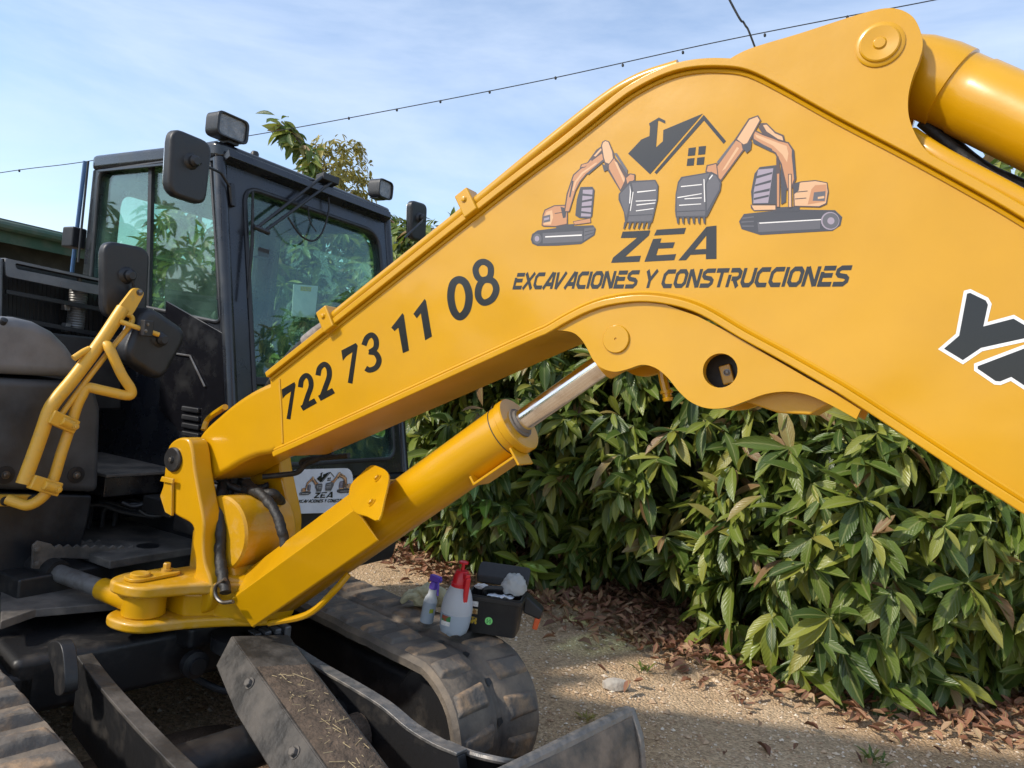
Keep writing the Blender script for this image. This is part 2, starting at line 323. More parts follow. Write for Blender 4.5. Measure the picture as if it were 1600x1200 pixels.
PROTO_ME = [leaf_mesh('leaf', *p, LEAF) for p in PROT]
def whorls(n, c, rx, ry, h0, h1, lsize, per, seed, shape=1.0, inner=(.86, 1.04), face=None, spread=1.):
    r = np.random.default_rng(seed)
    az = r.uniform(0, 2*math.pi, n) if face is None else r.normal(face, 1.0, n)
    u = r.uniform(0, 1, n); z = h0+(h1-h0)*u
    prof = np.clip(1-np.abs(u-.42)**2.4*1.7*shape, .25, 1)
    lump = np.array([mnoise.noise(V((math.cos(a)*1.8+seed, math.sin(a)*1.8, zz*1.3))) for a, zz in zip(az, z)])
    rad = prof*(r.uniform(*inner, n)+.22*lump)
    tip = np.stack([c[0]+np.cos(az)*rx*rad, c[1]+np.sin(az)*ry*rad, z+c[2]], 1)
    out = np.stack([np.cos(az)*.8, np.sin(az)*.8, (u-.35)*1.2], 1)+r.normal(0, .25, (n, 3)); out = norm(out)
    pos = np.repeat(tip, per, 0); od = np.repeat(out, per, 0); m_ = len(pos)
    ph = np.tile(np.arange(per)*2.4, n)+np.repeat(r.uniform(0, 6.28, n), per)
    a1 = norm(np.cross(od, np.array([.13, .21, 1.0]))); a2 = np.cross(od, a1)
    rad_ = a1*np.cos(ph)[:, None]+a2*np.sin(ph)[:, None]
    k = r.uniform(.5, 1.15, m_)*spread
    d = norm(od*r.uniform(.25, .8, m_)[:, None]+rad_*k[:, None]+np.array([0, 0, -1])*r.uniform(.2, 1.15, m_)[:, None])
    pos = pos+od*r.uniform(-.07, .05, m_)[:, None]*1.0
    up = norm(od*.9+np.array([0, 0, 1.0])+r.normal(0, .28, (m_, 3)))
    sc = lsize*np.clip(r.normal(.95, .25, m_), .4, 1.45)
    return frames(pos, d, up, sc), r.integers(0, 3, m_)
CAMN = np.array([0, 0, EYE]); CXN = np.array(CX); CYN = np.array(CY)
def inframe(P):
    d = P-CAMN; y = np.maximum(d[:, 1], .1); px = 800+FPX*(d@CXN)/y; py = 600-FPX*(d@CYN)/y
    return px, py
def trunk_mesh(c, h, r0, seed, spread=.5, n=7):
    rr = random.Random(seed); mb = MB(); b = V((c[0], c[1], -.05))
    top = b+V((rr.uniform(-.15, .15), rr.uniform(-.15, .15), h*.8))
    mb.tube(cr([b, b.lerp(top, .4)+V((rr.uniform(-.08, .08), rr.uniform(-.08, .08), 0)), top], 5), [r0*(1-.6*i/10) for i in range(11)], 9)
    for k in range(n):
        z = h*rr.uniform(.15, .7); a = rr.uniform(0, 6.28); l = spread*rr.uniform(.6, 1.1); p = b.lerp(top, z/h)
        q = p+V((math.cos(a)*l, math.sin(a)*l, l*rr.uniform(.25, .8)))
        mb.tube(cr([p, p.lerp(q, .5)+V((0, 0, -.05)), q], 4), [r0*.5*(1-.7*i/8) for i in range(9)], 6)
    return mb
def bush(name, label, c, rx, ry, h0, h1, lsize, nw, seed, per=10, nind=0, mt=LEAF, shape=1., cat='tree', group=None, tr=.06, face=None):
    root = empty(name, (c[0], c[1], 0)); ORG[root.name] = V((c[0], c[1], 0)); tag(root, label, cat, group)
    trunk_mesh(c, h1, tr, seed, max(rx, ry)*.8).build('trunk', BARK, root)
    M, k = whorls(nw, (c[0], c[1], 0), rx, ry, h0, h1, lsize, per, seed, shape, face=face)
    M2, k2 = whorls(nw//2, (c[0], c[1], 0), rx*.8, ry*.8, h0+.05, h1*.93, lsize, per, seed+50, shape, inner=(.6, 1.0))
    M = np.concatenate([M, M2]); k = np.concatenate([k, k2])
    keep = M[:, 2, 3] > lsize*.35; M = M[keep]; k = k[keep]
    sel = np.zeros(len(M), bool)
    if nind:
        P = M[:, :, 3]; px, py = inframe(P); ok = (px > 600) & (px < 1600) & (py < 1180) & (py > 560) & (P[:, 1] > .5)
        dist = np.where(ok, np.linalg.norm(P-CAMN, axis=1), 1e9); sel[np.argsort(dist)[:nind]] = True; sel &= ok
    loc = np.array([c[0], c[1], 0])
    M[:, :, 3] -= loc
    vs, lc, fs = leaves_many(M[~sel], k[~sel], PROT)
    me = leaf_mesh('foliage', vs, lc, fs, mt); o = bpy.data.objects.new('foliage', me); COL.objects.link(o); o.parent = root; o['kind'] = 'stuff'
    for mm, kk in zip(M[sel], k[sel]):
        l = bpy.data.objects.new('leaf', PROTO_ME[kk]); COL.objects.link(l); l.parent = root
        l.matrix_local = Matrix([list(mm[0]), list(mm[1]), list(mm[2]), [0, 0, 0, 1]])
    return root
GA = 'avocado trees in the hedge row'
bush('avocado_tree', 'avocado tree with broad leaves at the right edge of the frame under the boom', (3.35, 5.0), 1.15, 1.15, .10, 3.35, .205, 520, 11, nind=140, group=GA)
bush('avocado_tree', 'low leafy avocado shrub standing forward on the dry leaves at lower right', (2.30, 4.72), .95, .85, .06, 1.75, .22, 400, 12, nind=230, group=GA, tr=.04, shape=.8)
bush('avocado_tree', 'avocado tree behind the round hole of the boom bracket with overhanging skirt of leaves', (1.55, 5.75), 1.15, 1.05, .35, 3.1, .205, 540, 13, nind=220, group=GA)
bush('avocado_tree', 'avocado tree standing right behind the chrome rod of the boom cylinder', (.35, 6.35), 1.15, 1.0, .12, 2.9, .195, 560, 14, nind=160, group=GA)
bush('avocado_tree', 'avocado tree seen just behind the toolbox and the cylinder barrel', (-.75, 7.35), 1.1, 1.0, .12, 2.9, .19, 500, 15, nind=110, group=GA)
bush('avocado_tree', 'avocado tree behind the black mirror at the far side of the cab', (-2.0, 8.5), 1.2, 1.1, .1, 3.3, .2, 420, 16, group=GA)
bush('avocado_tree', 'tall avocado tree rising behind the cab roof with a long leafy shoot', (-3.5, 8.8), 1.2, 1.1, .3, 3.2, .21, 420, 17, group=GA)
GB = 'trees of the second row behind the hedge'
for i, (x, y, h) in enumerate([(4.9, 5.6, 3.4), (3.0, 7.0, 3.6), (1.2, 8.0, 3.4), (-.6, 9.6, 3.5)]):
    bush('avocado_tree', ('back row avocado tree at the far right edge behind the hedge', 'back row avocado tree behind the tree with the overhanging skirt', 'back row avocado tree behind the chrome rod and its hedge tree', 'back row avocado tree behind the cylinder barrel and its hedge tree')[i], (x, y), 1.3, 1.2, .1, h, .22, 330, 30+i, group=GB)
bush('olive_tree', 'yellowish fine leaved tree rising behind the cab roof', (-2.85, 10.6), .62, .7, 1.2, 4.75, .11, 700, 41, mt=LEAFO, per=9, tr=.09)
for i, (x, y, h) in enumerate([(-8.5, .6, 3.0), (-8.2, 3.4, 3.2), (-9.0, -2.4, 3.1), (-9.2, 6.0, 3.4)]):
    bush('avocado_tree', ('second nearest avocado tree mirrored in the cab side window', 'third avocado tree mirrored in the cab side window', 'nearest avocado tree mirrored in the cab side window', 'farthest avocado tree mirrored in the cab side window')[i], (x, y), 1.5, 1.5, .2, h, .27, 220, 60+i, group='trees mirrored in the side window')

# leafy shoot above the cab
shoot = empty('avocado_shoot', (-3.1, 8.6, 0)); ORG[shoot.name] = V((-3.1, 8.6, 0)); tag(shoot, 'single long avocado shoot with reddish tip rising above the cab roof', 'branch')
sp = [V((-3.1, 8.6, 0)), V((-2.6, 8.6, 2.6)), hy(505, 285, 8.6), hy(485, 245, 8.6), hy(455, 205, 8.6), hy(440, 190, 8.6)]
MB().tube(cr(sp, 5), [.03]*11+[.012]*15, 6).build('stem', BARK, shoot)
r_ = np.random.default_rng(5); P_ = np.array([list(p) for p in cr(sp[2:], 12)]); P_ = np.repeat(P_, 3, 0)+r_.normal(0, .03, (len(P_)*3, 3))
dd = norm(r_.normal(0, 1, (len(P_), 3))*np.array([1, .7, .5])+np.array([0, 0, -.75])); Ml = frames(P_-np.array([-3.1, 8.6, 0]), dd, norm(r_.normal(0, .4, dd.shape)+np.array([0, -.6, .6])), r_.uniform(.16, .3, len(P_)))
for mm in Ml:
    l = bpy.data.objects.new('leaf', PROTO_ME[r_.integers(0, 3)]); COL.objects.link(l); l.parent = shoot; l.matrix_local = Matrix([list(mm[0]), list(mm[1]), list(mm[2]), [0, 0, 0, 1]])

# fallen leaves and gravel
def litter(n, seed, band, size, mt, name, label, lie=.35, protos=None):
    r = np.random.default_rng(seed); pts = []
    while len(pts) < n:
        x = r.uniform(-2.2, 4.6); y = r.uniform(2.8, 8.0)
        e = edge(x); dd = y-e
        if r.uniform() < band(dd, x): pts.append((x, y))
    P = np.array(pts); z = np.array([max(0, .05*mnoise.noise(V((x*1.7, y*1.7, 5)))+.03) for x, y in pts])*np.clip((P[:, 1]-np.array([edge(x) for x in P[:, 0]])+.2)*2, .0, 1.)+r.uniform(.004, .03, n)
    pos = np.column_stack([P, z]); az = r.uniform(0, 6.28, n); d = np.column_stack([np.cos(az), np.sin(az), r.normal(.08, .18, n)]); up = norm(np.column_stack([r.normal(0, lie, n), r.normal(0, lie, n), np.ones(n)]))
    M = frames(pos, d, up, size*r.uniform(.5, 1.2, n)); vs, lc, fs = leaves_many(M, r.integers(0, len(protos), n), protos)
    o = bpy.data.objects.new(name, leaf_mesh(name, vs, lc, fs, mt)); COL.objects.link(o); tag(o, label, 'leaves', kind='stuff'); return o
EDGE = [(-3, 7.6), (-.7, 6.05), (.6, 4.98), (1.0, 4.65), (1.35, 4.1), (2.0, 3.95), (2.9, 3.95), (5, 3.9)]
def edge(x):
    for (a, b), (c, d) in zip(EDGE, EDGE[1:]):
        if a <= x <= c: return b+(d-b)*(x-a)/(c-a)
    return EDGE[-1][1] if x > 5 else EDGE[0][1]
DRYP = [leaf_proto(.42, -.25, .45, 3, .12), leaf_proto(.5, .3, .5, 3, -.1), leaf_proto(.38, -.4, .3, 3, .05)]
def band(dd, x):
    n_ = .25*mnoise.noise(V((x*2.2, dd*2, 1)))
    q = dd+n_
    if q > .0: return 1.0 if q < 1.3 else .4
    return max(0, .85+q*2.4) if q > -.33 else (.03 if q > -.8 else .004)
litter(11000, 3, band, .085, LEAFD, 'fallen_leaves', 'carpet of brown dry leaves under the hedge', .4, DRYP)
def pebbles(n, seed, reg, size, mt, name, label):
    r = np.random.default_rng(seed); ico = np.array([[0, 0, .8], [.9, 0, 0], [0, .75, .1], [-.85, .1, 0], [.1, -.8, 0], [0, 0, -.5]])
    tf = np.array([[0, 1, 2], [0, 2, 3], [0, 3, 4], [0, 4, 1], [5, 2, 1], [5, 3, 2], [5, 4, 3], [5, 1, 4]])
    x = r.uniform(reg[0], reg[1], n); y = reg[2]+(reg[3]-reg[2])*r.uniform(0, 1, n)**1.5
    sz = size*np.exp(r.normal(0, .45, n)); a = r.uniform(0, 6.28, n); c, s_ = np.cos(a), np.sin(a)
    v = ico[None]*sz[:, None, None]*np.stack([r.uniform(.7, 1.4, n), r.uniform(.7, 1.2, n), r.uniform(.5, .9, n)], 1)[:, None, :]
    v = np.stack([v[:, :, 0]*c[:, None]-v[:, :, 1]*s_[:, None]+x[:, None], v[:, :, 0]*s_[:, None]+v[:, :, 1]*c[:, None]+y[:, None], v[:, :, 2]], 2)
    h = np.array([.03*mnoise.noise(V((p*1.3, q*1.3, 0)))+.010*mnoise.noise(V((p*6, q*6, 2)))-.01 for p, q in zip(x, y)])
    v[:, :, 2] += h[:, None]+sz[:, None]*.2
    f = (tf[None]+(np.arange(n)*6)[:, None, None]).reshape(-1, 3)
    me = leaf_mesh(name, v.reshape(-1, 3), None, f, mt); me.shade_flat()
    o = bpy.data.objects.new(name, me); COL.objects.link(o); tag(o, label, 'gravel', kind='stuff')
def pebmat():
    mt = bpy.data.materials.new('gravel_stone'); mt.use_nodes = True; N = mt.node_tree.nodes; L = mt.node_tree.links; p = N['Principled BSDF']; p.inputs['Roughness'].default_value = .85
    g = N.new('ShaderNodeNewGeometry'); c = N.new('ShaderNodeValToRGB'); e = c.color_ramp.elements; e[0].color = (.40, .25, .14, 1); e[1].color = (.78, .68, .54, 1); q = e.new(.5); q.color = (.58, .42, .27, 1); q = e.new(.8); q.color = (.66, .53, .38, 1)
    L.new(g.outputs['Random Per Island'], c.inputs[0]); L.new(c.outputs[0], p.inputs['Base Color']); return mt
pebbles(36000, 8, (-2.6, 3.6, 1.9, 6.2), .0065, pebmat(), 'gravel', 'pale crushed gravel covering the yard')
for i, (x, y, sz) in enumerate([(962, 1070, .05), (1020, 1085, .03), (1100, 1165, .025), (905, 1125, .03)]):
    if i: continue
    p = hz(x, y, .02); mb = MB(); mb.lathe(p, V((1, .2, 0)), [(.02, -.07), (.035, -.04), (.04, .0), (.03, .05), (.012, .08)], 9, .7); tag(mb.build('stone', WHT if 0 else mat('pale_stone', (.48, .43, .36), .9, col2=(.35, .3, .25), nscale=30, bump=.5), base=p), 'pale flat stone lying at the edge of the dry leaves', 'stone')
# small weeds
def weed(px, py, n, h, label, mt, seed):
    p = hz(px, py, 0); r = np.random.default_rng(seed); a = r.uniform(0, 6.28, n); pos = np.column_stack([r.normal(0, .02, n), r.normal(0, .02, n), np.zeros(n)])
    d = norm(np.column_stack([np.cos(a)*.7, np.sin(a)*.7, r.uniform(.4, 1.2, n)])); M = frames(pos, d, norm(np.column_stack([-np.cos(a)*.5, -np.sin(a)*.5, np.ones(n)])), h*r.uniform(.5, 1.1, n))
    pr = [leaf_proto(.16, .25, .2, 3, .02)]; vs, lc, fs = leaves_many(M, np.zeros(n, int), pr); o = bpy.data.objects.new('weed', leaf_mesh('weed', vs, lc, fs, mt)); COL.objects.link(o); o.location = p; tag(o, label, 'weed')
weed(916, 1125, 26, .06, 'small dry tuft of weed growing in the gravel near the track', LEAFO, 1)
weed(1008, 1050, 16, .08, 'small green seedling among dry leaves below the hedge', LEAF, 2)
weed(1366, 1190, 40, .07, 'low green weed at the bottom edge of the gravel', LEAF, 3)

# shed at the far left
shed = empty('shed', (-8, 10, 0)); ORG['shed'] = V((-8, 10, 0)); tag(shed, 'dark shed with green roof edge behind the machine at far left', 'shed')
SH = mat('shed_dark_wall', (.02, .022, .02), .8, col2=(.05, .05, .045), nscale=3, bump=.2); SHG = mat('shed_green_trim', (.035, .09, .06), .7, col2=(.10, .12, .09), nscale=4, lo=.4, hi=.7, bump=.3); SHR = mat('shed_roof', (.05, .07, .07), .6, col2=(.10, .11, .10), nscale=5)
e0 = hy(-260, 300, 7.6); e1 = hy(150, 388, 10.2); dv = (e1-e0); dv.z = 0; dv.normalize(); nv_ = V((dv.y, -dv.x, 0))
bk = V((-dv.y, dv.x, 0))*3.0
if bk.y < 0: bk = -bk
fr = -bk.normalized()
zt = e1.z; e0 = V((e0.x, e0.y, zt)); e1 = V((e1.x, e1.y, zt)); e1 = e1+dv*.6
mb = MB(); mb.prism([V((e0.x, e0.y, 0)), V((e1.x, e1.y, 0)), e1-V((0, 0, .12)), e0-V((0, 0, .12))], bk); mb.build('wall', SH, shed)
mb = MB(); mb.prism([e0+fr*.35, e1+fr*.35, e1+fr*.35+V((0, 0, .06)), e0+fr*.35+V((0, 0, .06))], bk*1.15+V((0, 0, .25))); mb.build('roof', SHR, shed)
mb = MB(); mb.prism([e0+fr*.36-V((0, 0, .22)), e1+fr*.36-V((0, 0, .22)), e1+fr*.36-V((0, 0, .005)), e0+fr*.36-V((0, 0, .005))], -fr*.03); mb.build('fascia', SHG, shed)
mb = MB(); mb.tube([e0+fr*.44-V((0, 0, .03)), e1+fr*.44-V((0, 0, .03))], .06, 10); mb.build('gutter', SHG, shed)

# overhead wires
def wire(pts, r, name, label, knots=None):
    P = cr(pts, 10); mb = MB(); mb.tube(P, r, 6); o = mb.build(name, HOSE, base=P[0]); tag(o, label, 'cable')
    if knots:
        for q in knots:
            k = MB(); k.lathe(q, V((.2, 0, -1)), [(.005, -.010), (.012, 0), (.011, .016), (.003, .022)], 8); ko = k.build('clip', HOSE, o)
    return o
wp = [hy(-300, 320, 9), hy(0, 270, 8.6), hy(130, 253, 8.4), hy(390, 212, 8), hy(600, 174, 7.6), hy(850, 125, 7.1), hy(1100, 70, 6.6), hy(1300, 30, 6.2), hy(1460, 0, 6), hy(1800, -70, 5.4)]
wire(wp, .0045, 'overhead_cable', 'thin overhead cable with small clips crossing the whole sky', [hy(*q) for q in ((30, 266, 8.5), (545, 184, 7.7), (620, 171, 7.55), (688, 158, 7.4), (765, 143, 7.26), (868, 121, 7.05), (973, 101, 6.85), (1067, 81, 6.65), (1195, 54, 6.4), (1324, 26, 6.15))])
wire([hy(1000, -280, 6.2), hy(1140, 0, 6.2), hy(1163, 37, 6.2), hy(1180, 75, 6.2), hy(1260, 300, 6.3)], .009, 'overhead_cable', 'short dark cable dropping from the top edge behind the boom')

# ================================================================== THE EXCAVATOR
ROOT = U(-1.3, -.6, 0)
EX = empty('excavator', ROOT); ORG[EX.name] = ROOT
tag(EX, 'yellow and black tracked excavator with raised boom and glazed cab', 'excavator')
def P(mb, name, mt, parent=None, **k): return mb.build(name, mt, parent or EX, **k)
T1 = .118; TL = .137        # side plate face, flange lip
# ---- boom paths in the picture plane of the near side
topL = [(416, 590), (600, 444), (780, 301), (880, 225), (961, 160), (998, 135), (1040, 115), (1080, 105), (1125, 103), (1168, 109), (1222, 135), (1307, 182), (1411, 236), (1510, 290), (1600, 342), (1760, 445), (1950, 560)]
botL = [(424, 706), (482, 680), (650, 603), (820, 525), (850, 512), (881, 494), (915, 477), (950, 466), (1000, 460), (1050, 465), (1100, 481), (1162, 517), (1225, 551), (1287, 586), (1350, 624), (1600, 786), (1760, 880), (1950, 985)]
tp = cr([ht(x, y, TL) for x, y in topL], 4); bp = cr([ht(x, y, TL) for x, y in botL], 4)
def shiftT(P_, dt): return [p+RU*dt for p in P_]
def normals2d(P_, up=1):
    out = []
    for i in range(len(P_)):
        d = (P_[min(i+1, len(P_)-1)]-P_[max(0, i-1)]).normalized(); n = RU.cross(d); n = n*(1 if n.z*up > 0 else -1) if abs(n.z) > .05 else n; out.append(n.normalized())
    return out
def plate_strip(mb, path, th, t0, t1, up):
    nn = normals2d(path, up); a = path; b = [p+n*th for p, n in zip(path, nn)]
    A0 = shiftT(a, t0-TL); A1 = shiftT(a, t1-TL); B0 = shiftT(b, t0-TL); B1 = shiftT(b, t1-TL); n = len(a)
    mb.add(A0+A1+B0+B1, [f for i in range(n-1) for f in ((i, i+1, n+i+1, n+i), (2*n+i, 3*n+i, 3*n+i+1, 2*n+i+1), (i, 2*n+i, 2*n+i+1, i+1), (n+i, n+i+1, 3*n+i+1, 3*n+i))]+[(0, n, 3*n, 2*n), (n-1, 3*n-1, 4*n-1, 2*n-1)])
    return mb
def side_plate(mb, t_out, th):
    n = max(len(tp), len(bp))
    def res(P_, m_=70):
        L_ = [0]
        for a, b in zip(P_, P_[1:]): L_.append(L_[-1]+(b-a).length)
        out = []
        for k in range(m_):
            q = L_[-1]*k/(m_-1); i = 0
            while i < len(L_)-2 and L_[i+1] < q: i += 1
            f = (q-L_[i])/(L_[i+1]-L_[i]); out.append(P_[i].lerp(P_[i+1], f))
        return out
    A = shiftT(res(tp), t_out-TL); B = shiftT(res(bp), t_out-TL)
    poly = A+B[::-1]
    return mb.prism(poly, RU*(-th))
mb = MB(); side_plate(mb, T1, .012); side_plate(mb, -T1+.012, .012)
BOOM = P(mb, 'boom', YEL)
P(plate_strip(MB(), tp, .022, -TL, TL, 1), 'top_flange', YEL, BOOM, bevel=.004)
P(plate_strip(MB(), bp, .020, -TL, TL, -1), 'bottom_flange', YEL, BOOM, bevel=.004)
# weld beads under the lips
P(MB().tube([p+RU*(T1-TL+.001)-n*.006 for p, n in zip(tp, normals2d(tp))], .006, 6), 'weld_bead', YEL, BOOM)
P(MB().tube([p+RU*(T1-TL+.001)+n*.006 for p, n in zip(bp, normals2d(bp))], .007, 6), 'weld_bead', YEL, BOOM)
P(MB().tube([ht(437, 592, T1), ht(440, 640, T1), ht(442, 692, T1)], .005, 6), 'weld_bead', YEL, BOOM)
# boom foot casting
ft = cr([ht(x, y, .1155) for x, y in [(300, 712), (306, 690), (318, 671), (338, 652), (368, 627), (402, 606), (441, 590)]], 3)+cr([ht(x, y, .1155) for x, y in [(445, 694), (424, 708), (400, 713), (374, 724), (347, 740), (318, 752), (303, 738)]], 3)
P(MB().prism(ft, RU*-.231), 'boom_foot', YEL, BOOM, bevel=.028, seg=4)
# upper ears (stick cylinder bracket)
def ear(px, t_out, th, n=4): return MB().prism(cr([ht(x, y, .136) + RU*(t_out-.136) for x, y in px], n), RU*-th)
upx = [(1128, 101), (1150, 86), (1180, 73), (1250, 52), (1330, 26), (1375, 14), (1403, 14), (1426, 26), (1438, 48), (1442, 70), (1436, 95), (1427, 118), (1420, 145), (1419, 172), (1424, 195), (1436, 220), (1452, 240), (1480, 262), (1500, 277), (1450, 252), (1411, 232), (1307, 178), (1222, 131), (1168, 106)]
P(ear(upx, .1365, .03), 'upper_bracket_plate', YEL, BOOM, bevel=.004)
P(ear(upx, -.1065, .03), 'upper_bracket_plate', YEL, BOOM, bevel=.004)
pc = ht(1375, 70, .1365)
pin = MB(); pin.lathe(pc-RU*.30, RU, [(.046, 0), (.046, .302), (.043, .310), (.040, .312), (.015, .309), (.012, .313)], 32)
P(pin, 'bracket_pin', YEL, BOOM)
P(MB().lathe(pc, RU, [(.053, -.002), (.053, .003), (.048, .006)], 32), 'pin_weld', YEL, BOOM)
# lower ears with pin cap and hole
lpx = [(868, 516), (893, 519), (908, 530), (918, 546), (927, 563), (940, 575), (960, 581), (980, 577), (1003, 570), (1024, 575), (1043, 590), (1060, 611), (1079, 628), (1105, 638), (1135, 637), (1162, 628), (1195, 616), (1228, 612), (1262, 617), (1300, 634), (1338, 655)]
utop = [(1345, 640), (1300, 612), (1262, 591), (1200, 555), (1140, 520), (1090, 494), (1040, 476), (1000, 471), (950, 477), (905, 494)]
def lower_ear(t_out, th):
    out = cr([ht(x, y, .125)+RU*(t_out-.125) for x, y in lpx], 4)+[ht(x, y, .125)+RU*(t_out-.125) for x, y in utop]
    c = ht(1125, 579, .125)+RU*(t_out-.125)
    return out, c
for to in (.125, -.095):
    out, c = lower_ear(to, .03)
    # ring with hole: match outline points by angle about the hole centre
    bm = bmesh.new(); vs = [bm.verts.new(p) for p in out]; hv = [bm.verts.new(c+(FU*math.cos(a)+ZZ*math.sin(a))*.044) for a in [2*math.pi*k/28 for k in range(28)]]
    es = [bm.edges.new((vs[i], vs[(i+1) % len(vs)])) for i in range(len(vs))]+[bm.edges.new((hv[i], hv[(i+1) % 28])) for i in range(28)]
    bmesh.ops.triangle_fill(bm, use_beauty=True, edges=es)
    # remove faces inside the hole
    kill = [f for f in bm.faces if all(v in hv for v in f.verts)]
    bmesh.ops.delete(bm, geom=kill, context='FACES_ONLY')
    r = bmesh.ops.extrude_face_region(bm, geom=bm.faces[:]); bmesh.ops.translate(bm, verts=[g_ for g_ in r['geom'] if isinstance(g_, bmesh.types.BMVert)], vec=RU*-.03)
    bm.verts.index_update(); mb = MB(); mb.v = [v.co.copy() for v in bm.verts]; mb.f = [tuple(v.index for v in f.verts) for f in bm.faces]; bm.free()
    P(mb, 'lower_bracket_plate', YEL, BOOM, bevel=.003)
pc2 = ht(963, 530, .126)
P(MB().lathe(pc2-RU*.26, RU, [(.036, 0), (.036, .258), (.039, .259), (.039, .263), (.037, .266), (.004, .266), (.003, .263)], 32), 'pin_cap', YEL, BOOM)
P(MB().lathe(ht(1125, 579, .125)-RU*.10, RU, [(.06, 0), (.06, .012)], 24), 'hole_backing', DARKF, BOOM)
P(MB().box(ht(1136, 585, .05), (FU*.8+ZZ*.3)*.018, (ZZ*.8-FU*.3)*.03, RU*.008), 'stop_plate', YEL, BOOM, bevel=.003)
P(hexbolt(ht(1136, 582, .058), RU, .007, .008), 'bolt', BOLT, BOOM)
# inner web seen below the bracket
P(MB().prism([ht(x, y, .08) for x, y in [(1165, 628), (1215, 645), (1265, 648), (1300, 628), (1240, 590)]], RU*-.17), 'inner_web', YELD, BOOM, bevel=.004)
# grease fitting elbow below the bracket
P(MB().tube(cr([ht(1032, 560, .03), ht(1036, 590, .03), ht(1041, 612, .03)], 4), .013, 10).lathe(ht(1041, 610, .03), (ht(1043, 622, .03)-ht(1041, 610, .03)), [(.018, 0), (.018, .008), (.013, .009), (.013, .02), (.016, .022), (.012, .03)], 12), 'hose_fitting', YEL, BOOM)
# pipe along the top edge with clamps
pp = [ht(*q, .115)+ZZ*.0 for q in [(519, 497), (600, 432), (735, 324), (850, 230), (945, 156), (1000, 124), (1060, 104)]]
P(MB().tube(cr(pp, 5), .0185, 14), 'hydraulic_pipe', YEL, BOOM)
def clamp(px, py):
    c = ht(px, py, .118); d = (ht(px+60, py-47, .118)-c).normalized(); n = RU.cross(d); n = n if n.z > 0 else -n
    o = P(MB().box(c, d*.026, n*.042, RU*.03), 'pipe_clamp', YEL, BOOM, bevel=.005)
    return c, d, n
for q in ((516, 500), (735, 320)):
    c, d, n = clamp(*q)
    P(hexbolt(c+RU*.03+n*.012, RU, .008, .006), 'bolt', YEL, BOOM)
hz0 = [ht(512, 505, .09), ht(495, 520, .09), ht(478, 534, .085)]
P(MB().tube(hz0, [.017, .024, .024], 12), 'hose_sleeve', FIT, BOOM)
P(MB().tube(cr([ht(480, 533, .085), ht(455, 556, .08), ht(430, 590, .05), ht(405, 640, 0), ht(395, 690, -.02)], 6), .019, 12), 'hydraulic_hose', HOSE, BOOM)
# pipes on the top of the outer boom half
P(MB().tube(cr([U(0, 0, 0)*0+q for q in [ht(1420, 215, .04), ht(1470, 248, .07), ht(1600, 318, .08), ht(1750, 405, .08), ht(1940, 520, .08)]], 5), .026, 14), 'hydraulic_pipe', YEL, BOOM)
P(MB().tube(cr([ht(1462, 200, -.06), ht(1530, 258, -.06), ht(1600, 292, -.06), ht(1800, 380, -.06)], 5), .016, 12), 'hydraulic_hose', HOSE, BOOM)
P(MB().tube(cr([ht(1440, 190, -.02), ht(1530, 264, -.02), ht(1600, 304, -.02), ht(1800, 400, -.02)], 5), .014, 12), 'hydraulic_hose', HOSE, BOOM)
# end cap of the boom beyond the frame
P(MB().ubox(2.98, 3.03, -.118, .118, 1.15, 1.75), 'boom_nose', YEL, BOOM, bevel=.01)

# stick cylinder between the upper ears
c0 = pc-RU*.1365; c1 = ht(1600, 191, 0); ca = ht(1480, 135, 0); ax = (c1-ca).normalized()
c0 = U((c0-O).dot(FU), 0, c0.z)
STK = P(MB().lathe(ca, ax, [(.04, -.165), (.07, -.14), (.086, -.09), (.094, -.03), (.094, .012), (.088, .014), (.088, .055), (.091, .06), (.091, 1.0)], 40), 'stick_cylinder', YEL)
P(MB().lathe(c0-RU*.10, RU, [(.088, 0), (.088, .2)], 36), 'cylinder_eye', YEL, STK, bevel=.006)
P(MB().lathe(c0-RU*.108, RU, [(.075, 0), (.079, .004), (.079, .212), (.075, .216)], 32), 'bush_seal', BLK, STK)

# ---- lettering and logo printed on the boom side
DECK = [0]
def dec_t(base_t): 
    return lambda x, y: ht(x, y, base_t)
def flat(mb, pts, proj, lift):
    mb.add([proj(x, y)+lift for x, y in pts], [tuple(range(len(pts)))])
def stroke2(pts, wd, closed=False, n=6):
    if n == 6: wd *= 1.12
    Pn = [V((x, y, 0)) for x, y in pts]; C_ = cr(Pn, n, closed) if n > 1 else Pn[:]
    if closed: C_.append(C_[0].copy())
    A, B = [], []
    m_ = len(C_)
    for i in range(m_):
        if closed: a = C_[(i-1) % (m_-1)]; b = C_[(i+1) % (m_-1)]
        else: a = C_[max(0, i-1)]; b = C_[min(m_-1, i+1)]
        if n == 1 and 0 < i < m_-1 or (n == 1 and closed):
            d1 = (C_[i]-a).normalized(); d2 = (b-C_[i]).normalized(); q = (d1+d2).normalized(); nn = V((-q.y, q.x, 0)); k = min(1.6, 1/max(.4, nn.dot(V((-d1.y, d1.x, 0)))))
        else:
            d1 = (b-a).normalized(); nn = V((-d1.y, d1.x, 0)); k = 1
        A.append(C_[i]+nn*wd/2*k); B.append(C_[i]-nn*wd/2*k)
    return A, B
def print_strokes(items, fx, proj, lift, step, mb):
    for j, (pts, wd, closed, n) in enumerate(items):
        A, B = stroke2(pts, wd, closed, n); l = lift+step*j
        mb.strip([proj(*fx(p.x, p.y))+l for p in A], [proj(*fx(p.x, p.y))+l for p in B])
